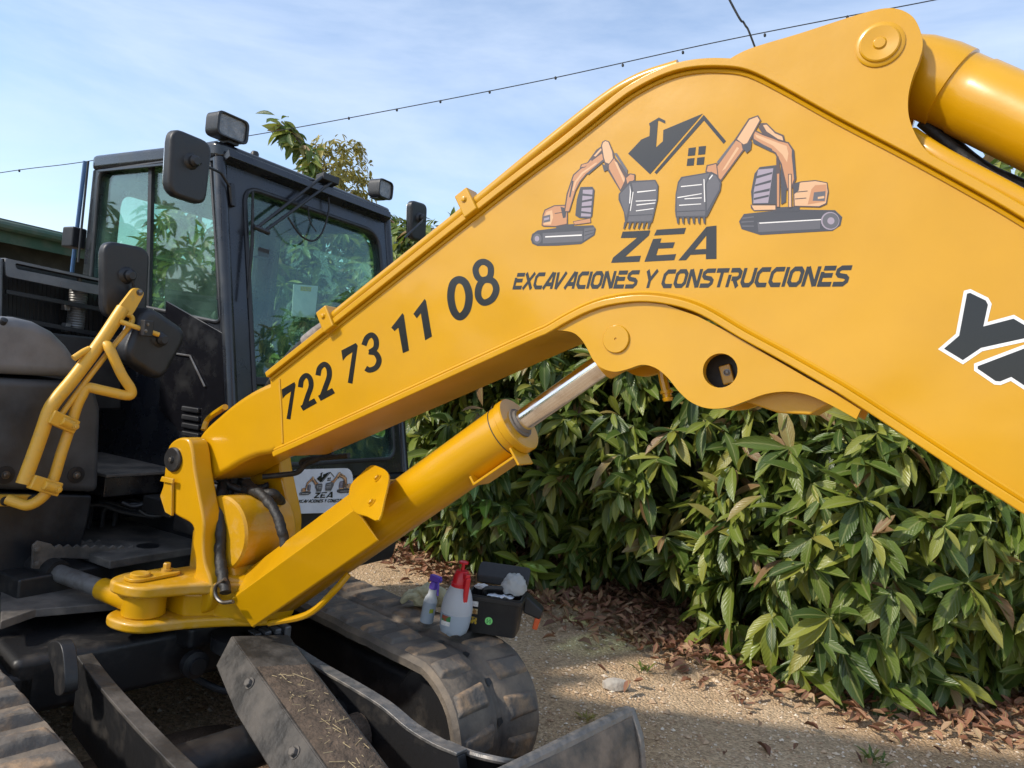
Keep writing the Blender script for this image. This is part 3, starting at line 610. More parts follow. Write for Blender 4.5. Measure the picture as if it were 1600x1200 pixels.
# phone number, digit by digit
zx = lambda x, y: (430+x/4.138, 380+y/4.138)
BT = dec_t(T1); UPL = RU*.0007; STEP = RU*.00006
digits = [
 ('p', [(42, 946), (125, 897), (132, 915), (99, 1140), (74, 1135), (103, 958), (66, 984), (48, 1006)]),
 ('s', [([(163, 932), (172, 883), (200, 855), (226, 876), (232, 925), (212, 985), (186, 1066)], 29, False, 6), ([(172, 1068), (262, 1018)], 36, False, 1)]),
 ('s', [([(277, 855), (288, 808), (318, 783), (345, 806), (350, 858), (330, 920), (300, 1002)], 30, False, 6), ([(286, 1003), (378, 953)], 38, False, 1)]),
 ('p', [(428, 694), (522, 645), (534, 662), (500, 909), (470, 902), (500, 704), (462, 730), (438, 760)]),
 ('s', [([(574, 660), (594, 612), (626, 594), (652, 624), (650, 676), (612, 706)], 31, False, 6), ([(606, 702), (650, 712), (672, 756), (654, 802), (612, 820), (586, 808)], 31, False, 6)]),
 ('p', [(751, 546), (824, 452), (833, 466), (866, 694), (826, 711), (797, 546), (772, 568)]),
 ('p', [(894, 457), (967, 360), (976, 374), (1014, 603), (970, 628), (942, 452), (916, 486)]),
 ('s', [([(1190, 236), (1232, 262), (1254, 340), (1240, 430), (1196, 476), (1156, 440), (1136, 350), (1150, 264)], 43, True, 6)]),
 ('s', [([(1356, 122), (1392, 152), (1390, 212), (1352, 240), (1312, 222), (1296, 170), (1318, 130)], 36, True, 6), ([(1352, 238), (1408, 246), (1430, 300), (1402, 362), (1348, 384), (1314, 346), (1318, 282)], 38, True, 6)])]
mbd = MB()
for kind, d in digits:
    if kind == 'p': flat(mbd, [zx(*q) for q in d], BT, UPL)
    else: print_strokes(d, zx, BT, UPL, STEP, mbd)
P(mbd, 'phone_number', INK, BOOM)
# company lettering: squared technical capitals
W_ = .235
GL = {
 'E': (.92, [([(.12, .9), (.92, .9)], 1), ([(.1, .72), (.1, .1), (.9, .1)], 1), ([(.1, .54), (.82, .54)], 1)]),
 'X': (.95, [([(.05, 1), (.88, 0)], 1), ([(.92, 1), (.02, 0)], 1)]),
 'C': (.92, [([(.92, .9), (.3, .9), (.1, .72), (.1, .28), (.3, .1), (.9, .1)], 1)]),
 'A': (.98, [([(.02, 0), (.72, 1)], 1), ([(.84, 1), (.84, 0)], 1), ([(.3, .28), (.84, .28)], 1)]),
 'V': (.95, [([(.1, 1), (.2, 0)], 1), ([(.2, 0), (.9, 1)], 1)]),
 'I': (.24, [([(.12, 1), (.12, 0)], 1)]),
 'O': (.98, [([(.28, .9), (.7, .9), (.88, .74), (.88, .26), (.7, .1), (.28, .1), (.1, .26), (.1, .74)], 2)]),
 'N': (1.0, [([(.1, 0), (.1, 1)], 1), ([(.14, .97), (.84, .03)], 1), ([(.88, 0), (.88, 1)], 1)]),
 'S': (.94, [([(.94, .9), (.3, .9), (.1, .78), (.1, .64), (.25, .53), (.7, .47), (.86, .36), (.86, .24), (.68, .1), (.0, .1)], 1)]),
 'Y': (.92, [([(.08, 1), (.46, .46)], 1), ([(.92, 1), (.44, .42)], 1), ([(.45, .5), (.45, 0)], 1)]),
 'T': (.92, [([(.0, .9), (.94, .9)], 1), ([(.46, .86), (.46, 0)], 1)]),
 'R': (.96, [([(.1, .9), (.68, .9), (.86, .78), (.86, .56), (.7, .45), (.3, .45)], 1), ([(.1, .66), (.1, 0)], 1), ([(.5, .42), (.86, 0)], 1)]),
 'U': (.96, [([(.1, 1), (.1, .28), (.28, .1), (.68, .1), (.86, .28), (.86, 1)], 1)]),
 'Z': (1.0, [([(.05, .9), (1.0, .9)], 1), ([(.86, .84), (.12, .16)], 1), ([(.0, .1), (.92, .1)], 1)]),
 ' ': (.42, [])}
def textline(txt, q, mb, proj, lift, step, gap=.10, asp=.78):
    # q: corners BL, BR, TR, TL in the picture; evenly spaced on the plate itself
    bl, br, tr, tl = [proj(*p) for p in q]; tot = sum(GL[c][0]+gap for c in txt)-gap; x0 = 0; j = 0
    def mp_(u, v): u = u/tot; return bl.lerp(br, u).lerp(tl.lerp(tr, u), v)
    for ch in txt:
        wd, st = GL[ch]
        for pts, kd in st:
            A, B = stroke2(pts, W_, kd == 2, 1)
            mb.strip([mp_(x0+p.x, p.y)+lift+step*(j % 4) for p in A], [mp_(x0+p.x, p.y)+lift+step*(j % 4) for p in B]); j += 1
        x0 += wd+gap
mb = MB(); textline('EXCAVACIONES Y CONSTRUCCIONES', [(801, 452), (1322, 447), (1332, 415), (807, 427)], mb, BT, UPL, STEP); P(mb, 'company_lettering', INKG, BOOM)
zea = lambda x, y: (940+x/4, 330+y/4)
ZEAP = [[(132, 128), (305, 120), (296, 152), (148, 284), (246, 278), (236, 316), (60, 323), (72, 290), (222, 166), (120, 168)],
        [(345, 116), (528, 104), (516, 142), (328, 152)],
        [(322, 174), (374, 170), (366, 198), (458, 194), (446, 230), (354, 234), (342, 276), (466, 268), (454, 306), (268, 316)],
        [(656, 97), (718, 90), (718, 298), (652, 300)], [(655, 98), (654.5, 152), (528, 306), (480, 308)], [(584, 240), (652, 236), (652, 268), (556, 273)]]
def zea_polys(): return [[zea(*p) for p in q] for q in ZEAP]
HS = lambda x, y: (800+x/2.909, 150+y/2.909)
HOUSE = [[(528, 262), (588, 198), (625, 182), (628, 132), (664, 116), (655, 234), (686, 206), (688, 155), (868, 80), (628, 356)],
         [(624, 124), (668, 98), (697, 112), (697, 126), (668, 112), (626, 138)],
         [(648, 347), (872, 86), (973, 205), (962, 218), (873, 112), (657, 356)],
         [(803, 237), (836, 233), (832, 270), (799, 273)], [(849, 230), (882, 227), (878, 265), (846, 268)], [(798, 285), (830, 282), (826, 316), (794, 318)], [(842, 281), (876, 277), (872, 312), (839, 314)]]
LA = lambda x, y: (820+x/5, 160+y/5)
RA = lambda x, y: (1040+x/5, 160+y/5)
def circ(cx, cy, rx, ry, n=18): return [(cx+rx*math.cos(2*math.pi*k/n), cy+ry*math.sin(2*math.pi*k/n)) for k in range(n)]
def teeth(x0, x1, y0, y1, sk, n=6):
    out = []
    for k in range(n):
        a = x0+(x1-x0)*(k+.05)/n; b = x0+(x1-x0)*(k+.62)/n; out.append([(a, y0), (b, y0), (b+sk-(b-a)*.25, y1), (a+sk+(b-a)*.25, y1)])
    return out
# (polygon, material key), painted in order
LEFT = [([(48, 1072), (58, 1030), (100, 1000), (250, 982), (380, 966), (535, 960), (557, 990), (546, 1038), (440, 1107), (250, 1120), (100, 1122), (60, 1105)], 'gd'),
 ([(140, 1022), (452, 1004), (452, 1086), (142, 1102)], 'gy'), (circ(98, 1065, 34, 40), 'gy'), (circ(96, 1065, 18, 22), 'li'), ([(160, 1046), (446, 1032), (446, 1042), (160, 1056)], 'wh'),
 ([(240, 960), (385, 950), (390, 985), (250, 995)], 'gd'),
 ([(466, 985), (548, 975), (540, 1030), (462, 1080)], 'gy'), ([(470, 1008), (548, 992), (547, 998), (470, 1016)], 'gd'), ([(470, 1036), (544, 1016), (543, 1022), (469, 1044)], 'gd'),
 ([(132, 962), (140, 880), (156, 838), (230, 804), (318, 800), (338, 830), (338, 955), (240, 974), (148, 972)], 'dk'),
 ([(140, 956), (148, 882), (162, 846), (232, 812), (312, 808), (330, 834), (328, 948), (240, 966), (152, 964)], 'or'),
 ([(150, 956), (158, 888), (170, 856), (215, 842), (222, 900), (205, 955)], 'ol'), ([(146, 890), (200, 876), (200, 930), (146, 942)], 'gy'), ([(152, 906), (192, 896), (192, 914), (152, 924)], 'li'),
 ([(235, 866), (325, 852), (326, 858), (235, 872)], 'dk'), ([(280, 815), (330, 832), (320, 900), (300, 905)], 'gd'),
 ([(376, 930), (516, 902), (520, 942), (390, 960)], 'dk'), ([(382, 934), (512, 908), (514, 938), (392, 954)], 'or'),
 ([(436, 662), (530, 660), (547, 686), (528, 892), (510, 908), (428, 904), (396, 884), (408, 760)], 'gd'), ([(456, 684), (532, 682), (516, 892), (440, 892)], 'li'),
 ([(452, 712), (530, 722), (530, 736), (450, 730)], 'gd'), ([(448, 768), (528, 752), (526, 770), (446, 784)], 'gd'), ([(446, 812), (524, 806), (522, 822), (444, 826)], 'gd'), ([(444, 850), (520, 860), (518, 872), (442, 866)], 'gd'),
 ([(308, 856), (328, 716), (378, 566), (436, 514), (604, 392), (650, 415), (616, 466), (484, 568), (438, 626), (402, 694), (352, 858)], 'dk'),
 ([(318, 850), (338, 720), (386, 572), (440, 522), (602, 402), (640, 420), (610, 458), (480, 558), (430, 618), (394, 690), (346, 850)], 'or'),
 ([(372, 690), (392, 620), (446, 548), (560, 470), (566, 478), (456, 560), (404, 628), (384, 694)], 'ol'), ([(348, 740), (372, 612), (384, 616), (358, 745)], 'gd'),
 ([(484, 556), (612, 448), (622, 462), (500, 566)], 'gd'),
 ([(430, 520), (440, 486), (490, 470), (560, 372), (606, 340), (620, 380), (560, 430), (470, 510)], 'dk'), ([(440, 508), (450, 488), (496, 476), (520, 450), (530, 470), (470, 504)], 'or'), ([(540, 420), (596, 360), (604, 372), (556, 424)], 'ol'),
 ([(596, 340), (606, 310), (630, 296), (660, 306), (694, 386), (706, 430), (812, 560), (788, 650), (750, 700), (632, 505), (612, 440)], 'dk'),
 ([(606, 340), (614, 316), (632, 304), (654, 312), (684, 388), (690, 440), (660, 480), (632, 470), (620, 430)], 'ol'), ([(660, 490), (700, 440), (790, 600), (750, 684), (660, 520)], 'or'), ([(700, 460), (722, 470), (786, 612), (774, 626)], 'ol'),
 ([(700, 400), (720, 396), (806, 530), (800, 560)], 'gy'), ([(604, 480), (650, 505), (650, 530), (622, 544)], 'gd'),
 ([(786, 590), (822, 556), (866, 562), (864, 612), (806, 650), (770, 680)], 'dk'), ([(794, 594), (826, 564), (856, 570), (856, 606), (804, 640)], 'or'),
 ([(822, 616), (1022, 606), (1046, 650), (1040, 762), (1012, 884), (998, 940), (786, 940), (776, 860), (734, 762), (736, 716)], 'gd'),
 ([(838, 630), (1018, 616), (1036, 654), (1030, 760), (1002, 880), (990, 926), (806, 932), (840, 760), (850, 690)], 'gy'), ([(746, 720), (822, 640), (836, 700), (820, 800), (796, 900), (750, 764)], 'gy'),
 ([(880, 698), (1026, 684), (1026, 690), (880, 708)], 'wh'), ([(868, 770), (1028, 762), (1028, 768), (870, 777)], 'wh'), ([(874, 800), (1022, 784), (1022, 791), (876, 808)], 'wh'), ([(870, 846), (1008, 828), (1008, 834), (872, 853)], 'wh'), ([(822, 642), (832, 700), (826, 790), (818, 792), (824, 700)], 'wh'), ([(846, 700), (852, 702), (830, 850), (824, 848)], 'wh'), ([(806, 884), (1000, 874), (998, 880), (806, 890)], 'gd')]
LEFT += [(t, 'gd') for t in teeth(778, 1004, 938, 990, -14)]
RIGHT = [([(574, 930), (612, 872), (720, 860), (840, 848), (1050, 838), (1324, 842), (1380, 896), (1366, 962), (1304, 1004), (740, 1036), (690, 1020), (594, 990)], 'gd'),
 ([(718, 936), (1210, 912), (1206, 988), (726, 1014)], 'gy'), ([(730, 940), (1214, 912), (1214, 920), (736, 948)], 'wh'), (circ(1286, 926, 72, 70, 22), 'li'), (circ(1290, 926, 64, 62, 22), 'gy'), (circ(1292, 926, 28, 28), 'li'),
 ([(600, 900), (690, 890), (690, 900), (600, 912)], 'gy'), ([(592, 930), (690, 925), (690, 935), (592, 942)], 'gy'), ([(596, 962), (690, 962), (690, 972), (600, 974)], 'gy'),
 ([(840, 822), (1050, 812), (1044, 852), (838, 858)], 'gd'),
 ([(664, 800), (866, 798), (866, 846), (690, 850), (668, 828)], 'dk'), ([(672, 806), (858, 806), (858, 838), (692, 842)], 'ol'),
 ([(736, 506), (872, 490), (884, 560), (872, 796), (676, 798), (668, 700), (696, 556)], 'gd'), ([(724, 526), (842, 516), (802, 786), (686, 790), (690, 690)], 'li'),
 ([(712, 576), (834, 544), (832, 560), (706, 598)], 'gd'), ([(702, 642), (826, 606), (822, 626), (698, 658)], 'gd'), ([(694, 700), (816, 672), (812, 694), (690, 716)], 'gd'), ([(690, 748), (808, 722), (806, 738), (690, 764)], 'gd'),
 ([(994, 636), (1060, 618), (1170, 608), (1264, 626), (1276, 700), (1260, 796), (1204, 822), (1000, 816)], 'dk'), ([(1004, 642), (1064, 626), (1170, 616), (1258, 632), (1266, 700), (1252, 788), (1200, 812), (1010, 808)], 'ol'),
 ([(1110, 800), (1140, 680), (1170, 648), (1256, 642), (1260, 700), (1248, 776)], 'or'), ([(1150, 770), (1160, 704), (1250, 694), (1244, 772)], 'gy'), ([(1190, 740), (1240, 732), (1240, 750), (1190, 756)], 'ol'), ([(1010, 700), (1110, 690), (1110, 697), (1010, 707)], 'dk'), ([(1012, 752), (1100, 745), (1100, 752), (1012, 759)], 'dk'), ([(1000, 640), (1050, 622), (1040, 690), (1004, 720)], 'gd'),
 ([(676, 226), (690, 212), (760, 246), (900, 296), (962, 312), (1006, 376), (1022, 600), (994, 668), (946, 690), (896, 482), (854, 402), (814, 380), (678, 296)], 'dk'),
 ([(688, 236), (700, 228), (760, 258), (900, 308), (956, 322), (994, 384), (1008, 590), (986, 650), (954, 672), (908, 480), (864, 394), (820, 366), (690, 286)], 'or'),
 ([(700, 250), (760, 272), (900, 326), (946, 342), (960, 400), (950, 470), (914, 410), (840, 340), (712, 276)], 'ol'), ([(682, 290), (834, 366), (828, 390), (686, 322)], 'gd'), ([(988, 352), (1000, 380), (1022, 590), (1004, 600), (986, 420)], 'gd'),
 ([(866, 430), (884, 424), (900, 560), (892, 822), (866, 822)], 'dk'), ([(872, 560), (888, 558), (888, 816), (872, 816)], 'or'), ([(900, 500), (944, 680), (940, 780), (904, 800)], 'gd'), ([(958, 560), (986, 560), (990, 824), (958, 826)], 'dk'), ([(964, 566), (980, 566), (982, 818), (964, 818)], 'ol'),
 ([(744, 164), (792, 164), (860, 232), (924, 258), (936, 312), (886, 306), (756, 246), (726, 200)], 'dk'), ([(762, 180), (790, 176), (856, 244), (912, 268), (920, 300), (880, 288), (790, 228)], 'ol'),
 ([(392, 500), (546, 284), (650, 128), (724, 102), (748, 142), (708, 216), (648, 336), (606, 388), (434, 622), (408, 596)], 'dk'),
 ([(404, 506), (552, 300), (592, 320), (604, 372), (432, 606), (416, 590)], 'or'), ([(560, 290), (658, 138), (718, 114), (736, 142), (698, 210), (638, 320), (610, 330)], 'ol'), ([(440, 540), (560, 350), (576, 360), (470, 520)], 'ol'), ([(400, 470), (530, 304), (544, 312), (420, 480)], 'gy'), ([(600, 350), (676, 300), (668, 370), (634, 400)], 'gd'),
 ([(312, 548), (322, 492), (402, 474), (420, 614), (368, 566)], 'dk'), ([(322, 540), (332, 500), (396, 484), (410, 596), (372, 556)], 'or'),
 ([(124, 584), (360, 544), (404, 566), (438, 630), (430, 690), (336, 880), (322, 900), (82, 902), (76, 850), (80, 720), (98, 624)], 'gd'),
 ([(136, 594), (346, 556), (310, 640), (312, 860), (310, 886), (90, 890), (88, 720), (108, 630)], 'gy'), ([(356, 560), (396, 576), (426, 632), (418, 684), (326, 850), (322, 640)], 'gy'),
 ([(122, 656), (286, 640), (286, 647), (122, 664)], 'wh'), ([(94, 742), (284, 712), (284, 718), (96, 750)], 'wh'), ([(150, 752), (284, 744), (284, 751), (150, 759)], 'wh'), ([(108, 802), (280, 792), (280, 798), (108, 810)], 'wh'), ([(298, 600), (306, 604), (312, 780), (304, 780)], 'wh'), ([(340, 600), (366, 566), (372, 572), (346, 606)], 'wh'), ([(86, 852), (310, 842), (310, 848), (86, 858)], 'gd')]
RIGHT += [(t, 'gd') for t in teeth(82, 330, 894, 950, 4)]
MK = {'gd': V_GD, 'gy': V_GY, 'li': V_LI, 'wh': V_WH, 'dk': V_DK, 'or': V_OR, 'ol': V_ORL}
def logo(proj, fx, parent, lift, step, inkm, names=('logo_house', 'logo_machine', 'logo_name')):
    mb = MB()
    for q in HOUSE: flat(mb, [fx(*HS(*p)) for p in q], proj, lift)
    P(mb, names[0], inkm, parent)
    mb = MB()
    for j, q in enumerate(zea_polys()): flat(mb, [fx(*p) for p in q], proj, lift+step*(j % 3))
    P(mb, names[2], inkm, parent)
    for F_, polys in ((LA, LEFT), (RA, RIGHT)):
        me = bpy.data.meshes.new(names[1]); vs = []; fs = []; mi = []; mats = list(MK)
        for j, (q, k) in enumerate(polys):
            n = len(vs); vs += [proj(*fx(*F_(*p)))+lift+step*(1+j)-ORG[parent.name] for p in q]; fs.append(tuple(range(n, n+len(q)))); mi.append(mats.index(k))
        me.from_pydata(vs, [], fs)
        for k in mats: me.materials.append(MK[k])
        me.polygons.foreach_set('material_index', mi); me.update()
        o = bpy.data.objects.new(names[1], me); COL.objects.link(o); o.parent = parent; ORG[o.name] = ORG[parent.name]
logo(BT, lambda x, y: (x, y), BOOM, UPL, RU*.00004, INKG)
# big outlined letters at the right edge
ya = lambda x, y: (1440+x/5.7125, 430+y/5.7125)
Yp = [(405, 165), (432, 158), (572, 226), (592, 262), (550, 458), (820, 388), (1010, 500), (1000, 545), (530, 648), (368, 758), (200, 656), (335, 540)]
Ap = [(500, 835), (500, 812), (900, 660), (1180, 560), (1500, 700), (1400, 1020), (1240, 960), (1000, 1040), (800, 908), (700, 948), (660, 945)]
def outset(pts, d):
    n = len(pts); out = []
    ar = sum(pts[i][0]*pts[(i+1) % n][1]-pts[(i+1) % n][0]*pts[i][1] for i in range(n)); sg = 1 if ar > 0 else -1
    for i in range(n):
        a = V((*pts[i-1], 0)); b = V((*pts[i], 0)); c = V((*pts[(i+1) % n], 0)); d1 = (b-a).normalized(); d2 = (c-b).normalized(); n1 = V((d1.y, -d1.x, 0))*sg; n2 = V((d2.y, -d2.x, 0))*sg
        q = (n1+n2); q = q/max(.35, q.length_squared)*2*d; q = q if q.length < d*1.7 else q.normalized()*d*1.7; out.append((b.x+q.x, b.y+q.y))
    return out
mb = MB(); flat(mb, [ya(*p) for p in outset(Yp, 32)], BT, UPL); flat(mb, [ya(*p) for p in outset(Ap, 32)], BT, UPL+RU*.0001); P(mb, 'brand_letter_border', WHT, BOOM)
mb = MB(); flat(mb, [ya(*p) for p in Yp], BT, UPL+RU*.0004); flat(mb, [ya(*p) for p in Ap], BT, UPL+RU*.0004); P(mb, 'brand_letters', INK, BOOM)

# ---- boom cylinder
q0 = ht(430, 930, 0); q1 = U((pc2-O).dot(FU), 0, pc2.z); ax = (q1-q0).normalized(); Lc = (q1-q0).length
ge = (ht(815, 668, 0)-q0).dot(ax); nup = RU.cross(ax); nup = nup if nup.z > 0 else -nup
BC = P(MB().lathe(q0, ax, [(.06, -.02), (.088, .06), (.088, ge-.03), (.093, ge-.026), (.093, ge-.004), (.09, ge), (.045, ge), (.044, ge-.004)], 48), 'boom_cylinder', YEL)
P(MB().lathe(q0, ax, [(.036, ge-.1), (.036, Lc-.03)], 32), 'piston_rod', CHR, BC)
P(MB().lathe(q0, ax, [(.05, ge-.001), (.05, ge+.006), (.042, ge+.008), (.040, ge+.016), (.036, ge+.017)], 32), 'rod_wiper_seal', DUSTY, BC)
P(MB().lathe(q1-RU*.07, RU, [(.062, 0), (.062, .14)], 32), 'rod_eye', YEL, BC, bevel=.006)
P(MB().lathe(q0, ax, [(.05, Lc-.11), (.055, Lc-.06), (.05, Lc-.02)], 24), 'rod_end', YEL, BC)
P(MB().lathe(q0, ax, [(.0895, ge-.055), (.0895, ge-.052)], 48), 'gland_joint', DARKF, BC)
# bracket under the gland end
bq = q0+ax*(ge-.045)-nup*.098+RU*.03
P(MB().box(bq-ax*.075, ax*.085, RU*.045, nup*.004).box(bq+ax*.012, ax*.004, RU*.045, nup*.03).box(bq-ax*.158+nup*.012, ax*.004, RU*.045, nup*.016), 'pipe_bracket', YEL, BC, bevel=.002)
# folded guard over the lower half
gs, gend = -.03, (ht(575, 790, .1)-q0).dot(ax)
sec = [(.128, -.10), (.130, .055), (.035, .165), (-.085, .125), (-.09, .117), (.033, .152), (.122, .05), (.122, -.10)]
def gsec(h, dn=0, dt=0): return [q0+ax*h+nup*a+RU*b for a, b in sec]
def projx(p): d_ = p-CAM; return 800+FPX*d_.dot(CX)/d_.y
ge_ = gend
while projx(q0+ax*ge_+nup*.035+RU*.165) > 556: ge_ -= .004
A = gsec(gs); B = gsec(ge_); mb = MB(); n = len(A)
mb.add(A+B, [tuple(range(n)), tuple(range(2*n-1, n-1, -1))]+[(i, (i+1) % n, n+(i+1) % n, n+i) for i in range(n)])
G = P(mb, 'cylinder_guard', YEL, BC, bevel=.003)
gn_ = ax.cross(RU*.11-nup*.095).normalized(); gn_ = gn_ if gn_.dot(RU) > 0 else -gn_; gp_ = q0+nup*.130+RU*.055+gn_*.005
ep = cr([hit(x, y, gn_, gp_) for x, y in [(548, 757), (563, 741), (579, 727), (592, 729), (604, 736), (607, 748), (600, 780), (591, 812), (572, 806), (553, 799), (545, 778)]], 3, True)
P(MB().prism(ep, gn_*-.008), 'guard_end_plate', YEL, G, bevel=.002)
for x, y in ((591, 748), (582, 786)): P(hexbolt(hit(x, y, gn_, gp_), gn_, .011, .014), 'bolt', YEL, G)
P(MB().tube(cr([q0+ax*.02-nup*.10+RU*.09, q0+ax*.2-nup*.15+RU*.08, q0+ax*.33-nup*.13+RU*.06, q0+ax*.40-nup*.10+RU*.03], 6), [.012]*19, 8), 'guard_strap', YEL, BC)
# ---- swing bracket
def tpoly(px, t, n=4): return cr([ht(x, y, t) for x, y in px], n, True)
ck = [(260, 705), (266, 692), (279, 684), (293, 686), (300, 702), (304, 735), (311, 775), (318, 815), (317, 850), (320, 880), (328, 905), (330, 930), (322, 955), (300, 962), (285, 950), (292, 915), (303, 895), (304, 872), (300, 850), (302, 830), (296, 818), (278, 808), (262, 797), (252, 783), (254, 755), (257, 728)]
SB = P(MB().prism(tpoly(ck, .205, 3), RU*-.082), 'swing_bracket', YEL, bevel=.012, seg=3)
fc = [U((p-O).dot(FU), -.2, p.z) for p in tpoly(ck, .205, 3)]
P(MB().prism([p+FU*.09 for p in fc], RU*.07), 'far_cheek', YEL, SB, bevel=.012, seg=3)
pcx = ht(272, 718, .206)
pp_ = U((pcx-O).dot(FU), .206, pcx.z)
P(MB().lathe(pp_-RU*.41, RU, [(.04, 0), (.04, .405)], 24), 'boom_foot_pin', GREY, SB)
P(MB().lathe(pp_, RU, [(.047, 0), (.047, .008), (.043, .012), (.014, .012), (.013, .016)], 28), 'pin_cap', DARKF, SB)
P(hexbolt(pp_+RU*.012, RU, .009, .008), 'bolt', BOLT, SB)
P(MB().prism([ht(x, y, .208) for x, y in [(254, 775), (262, 752), (273, 752), (272, 806), (262, 800)]], RU*.012).prism([ht(x, y, .22) for x, y in [(253, 752), (256, 744), (274, 748), (273, 756)]], RU*.01), 'stop_block', YELD, SB, bevel=.003)
# drum shaped middle body and web
P(MB().lathe(U(.23, -.13, .875), RU, [(.135, 0), (.143, .01), (.143, .24), (.135, .25)], 48), 'bracket_drum', YELD, SB)
P(MB().prism([U(.06, -.13, .60), U(.34, -.13, .60), U(.33, -.13, .72), U(.22, -.13, .95), U(.10, -.13, .98), U(.06, -.13, .85)], RU*.25), 'bracket_web', YELD, SB, bevel=.02, seg=3)
# base body with arm plates toward the swing cylinder
def rp_(poly, z0, z1): return MB().prism([U(s, t, z0) for s, t in poly], ZZ*(z1-z0))
arm = cr([U(s, t, 0) for s, t in [(.02, .385), (.005, .33), (.02, .28), (.05, .24), (.06, .14), (.10, .0), (.36, -.10), (.44, -.02), (.42, .06), (.36, .13), (.31, .20), (.265, .28), (.24, .345), (.215, .395), (.17, .427), (.10, .438), (.05, .425)]], 4, True)
def slab(z0, z1): return MB().prism([V((p.x, p.y, z0)) for p in arm], ZZ*(z1-z0))
P(slab(.675, .718), 'upper_arm_plate', YELD, SB, bevel=.012, seg=3)
P(slab(.552, .590), 'lower_arm_plate', YELD, SB, bevel=.012, seg=3)
P(MB().prism([U(s, t, .575) for s, t in [(.10, .25), (.235, .25), (.29, .18), (.35, .10), (.40, .02), (.38, -.07), (.12, .02)]], ZZ*.105), 'arm_web', YEL, SB, bevel=.02, seg=3)
P(MB().prism([U(s, t, .545) for s, t in [(.16, .18), (.30, .18), (.40, .10), (.46, .0), (.44, -.12), (.2, -.12), (.12, 0)]], ZZ*.19), 'bracket_hub', YEL, SB, bevel=.05, seg=4)
P(MB().lathe(U(.125, .335, .55), ZZ, [(.068, .040), (.074, .046), (.074, .118), (.068, .124)], 20), 'swing_cylinder_eye', YEL, SB)
sw0 = U(.115, .335, .719); P(MB().prism(rq([sw0+FU*.045+RU*.07, sw0-FU*.045+RU*.07, sw0-FU*.045-RU*.13, sw0+FU*.045-RU*.13], .045, 8), ZZ*.012), 'keeper_plate', YELD, SB, bevel=.003)
P(hexbolt(sw0+ZZ*.012-RU*.085, ZZ, .014, .03), 'bolt', YELD, SB)
P(MB().lathe(sw0+ZZ*.012+RU*.02, ZZ, [(.034, 0), (.034, .008), (.03, .011)], 24), 'pin_head', YELD, SB)
# swing cylinder rod running back under the hood
s1 = hs(118, 905, -.22)
rod0 = U(.10, .36, .64); rd = (s1-rod0).normalized()
SW = P(MB().tube([rod0, rod0+rd*.17], [.045, .04], 20), 'swing_rod_end', YEL)
P(MB().tube([rod0+rd*.14, rod0+rd*1.0], .033, 20), 'swing_rod', GREY, SW)
P(MB().tube([rod0+rd*.42, rod0+rd*1.0], .05, 20), 'swing_barrel', DARKF, SW)
# hoses inside the bracket
for pts, rr in (([(350, 748, .02), (343, 785, .10), (345, 830, .135), (344, 875, .145), (353, 926, .185)], .02), ([(366, 745, -.02), (356, 785, .03), (356, 840, .09), (354, 890, .11)], .018), ([(338, 742, .05), (352, 755, .03), (375, 765, 0), (388, 762, -.03)], .016), ([(384, 766, .0), (405, 770, .02), (428, 796, .04), (442, 836, .05), (448, 880, .05)], .019), ([(350, 760, 0.), (372, 752, -.05), (400, 762, -.08), (420, 758, -.12)], .014), ([(385, 755, -.02), (402, 770, 0.), (425, 772, 0.), (440, 785, -.1)], .02)):
    hc = cr([ht(*p) for p in pts], 12); P(MB().tube([p+V((mnoise.noise(p*30), mnoise.noise(p*30+V((5, 0, 0))), 0))*.005 for p in hc], [rr*(1+.22*mnoise.noise(p*45)+.1*mnoise.noise(p*110)) for p in hc], 16), 'hydraulic_hose', HOSE)
P(MB().tube(cr([ht(x, y, .19) for x, y in [(352, 905), (338, 915), (337, 930), (347, 941), (364, 940)]], 5), .007, 8), 'clip_ring', BOLT)
for a in ([(410, 745, -.05), (440, 742, -.1), (465, 738, -.13), (478, 725, -.14), (500, 716, -.15), (520, 708, -.16)], [(470, 725, -.15), (480, 718, -.15), (545, 712, -.15)]):
    P(MB().tube(cr([ht(*p) for p in a], 6), .011, 10), 'hydraulic_hose', HOSE)
P(MB().tube(cr([ht(318, 672, .02), ht(325, 655, .0), ht(345, 640, .02), ht(352, 636, .05)], 5), .012, 8), 'hose_guide', YEL, BOOM)

# ---- cab
TR_, TLf, SR, ZT, RK = -.196, -1.42, -1.42, 2.527, .22
def fs_(z): return -.437+RK*(ZT-z)
FN = (FU+ZZ*RK).normalized(); FP = U(-.437, 0, ZT)
def hf(x, y, d=0.): return hit(x, y, FN, FP+FN*d)
def fpt(t, z, d=0.): return U(fs_(z), t, z)+FN*d
ZB = .98; ZR = 2.455
mb = MB()
# front frame
wi = [hf(389, 281), hf(594, 343), fpt(-1.30, 1.06), fpt(-.36, 1.06)]
w_t = [(p-O).dot(RU) for p in wi[:2]]; w_z = [p.z for p in wi[:2]]
inn = [fpt(-.335, 2.36), fpt(-1.315, 2.36), fpt(-1.315, 1.06), fpt(-.335, 1.06)]
mb.ring(rq([fpt(TR_, ZR), fpt(TLf, ZR), fpt(TLf, ZB), fpt(TR_, ZB)], .01), rq(inn, [.09, .12, .08, .08]), FN*-.06)
CAB = P(mb, 'cab', CABM, bevel=.01)
# right side frame
so_ = [U(fs_(ZR)-.01, TR_, ZR), U(SR, TR_, ZR), U(SR, TR_, ZB), U(fs_(ZB)-.01, TR_, ZB)]
si = [ht(329, 243, TR_), ht(156, 268, TR_), ht(140, 462, TR_), ht(347, 505, TR_)]
P(MB().ring(rq(so_, .01), rq(si, [.05, .05, .05, .05]), RU*-.05), 'side_frame', CABM, CAB, bevel=.008)
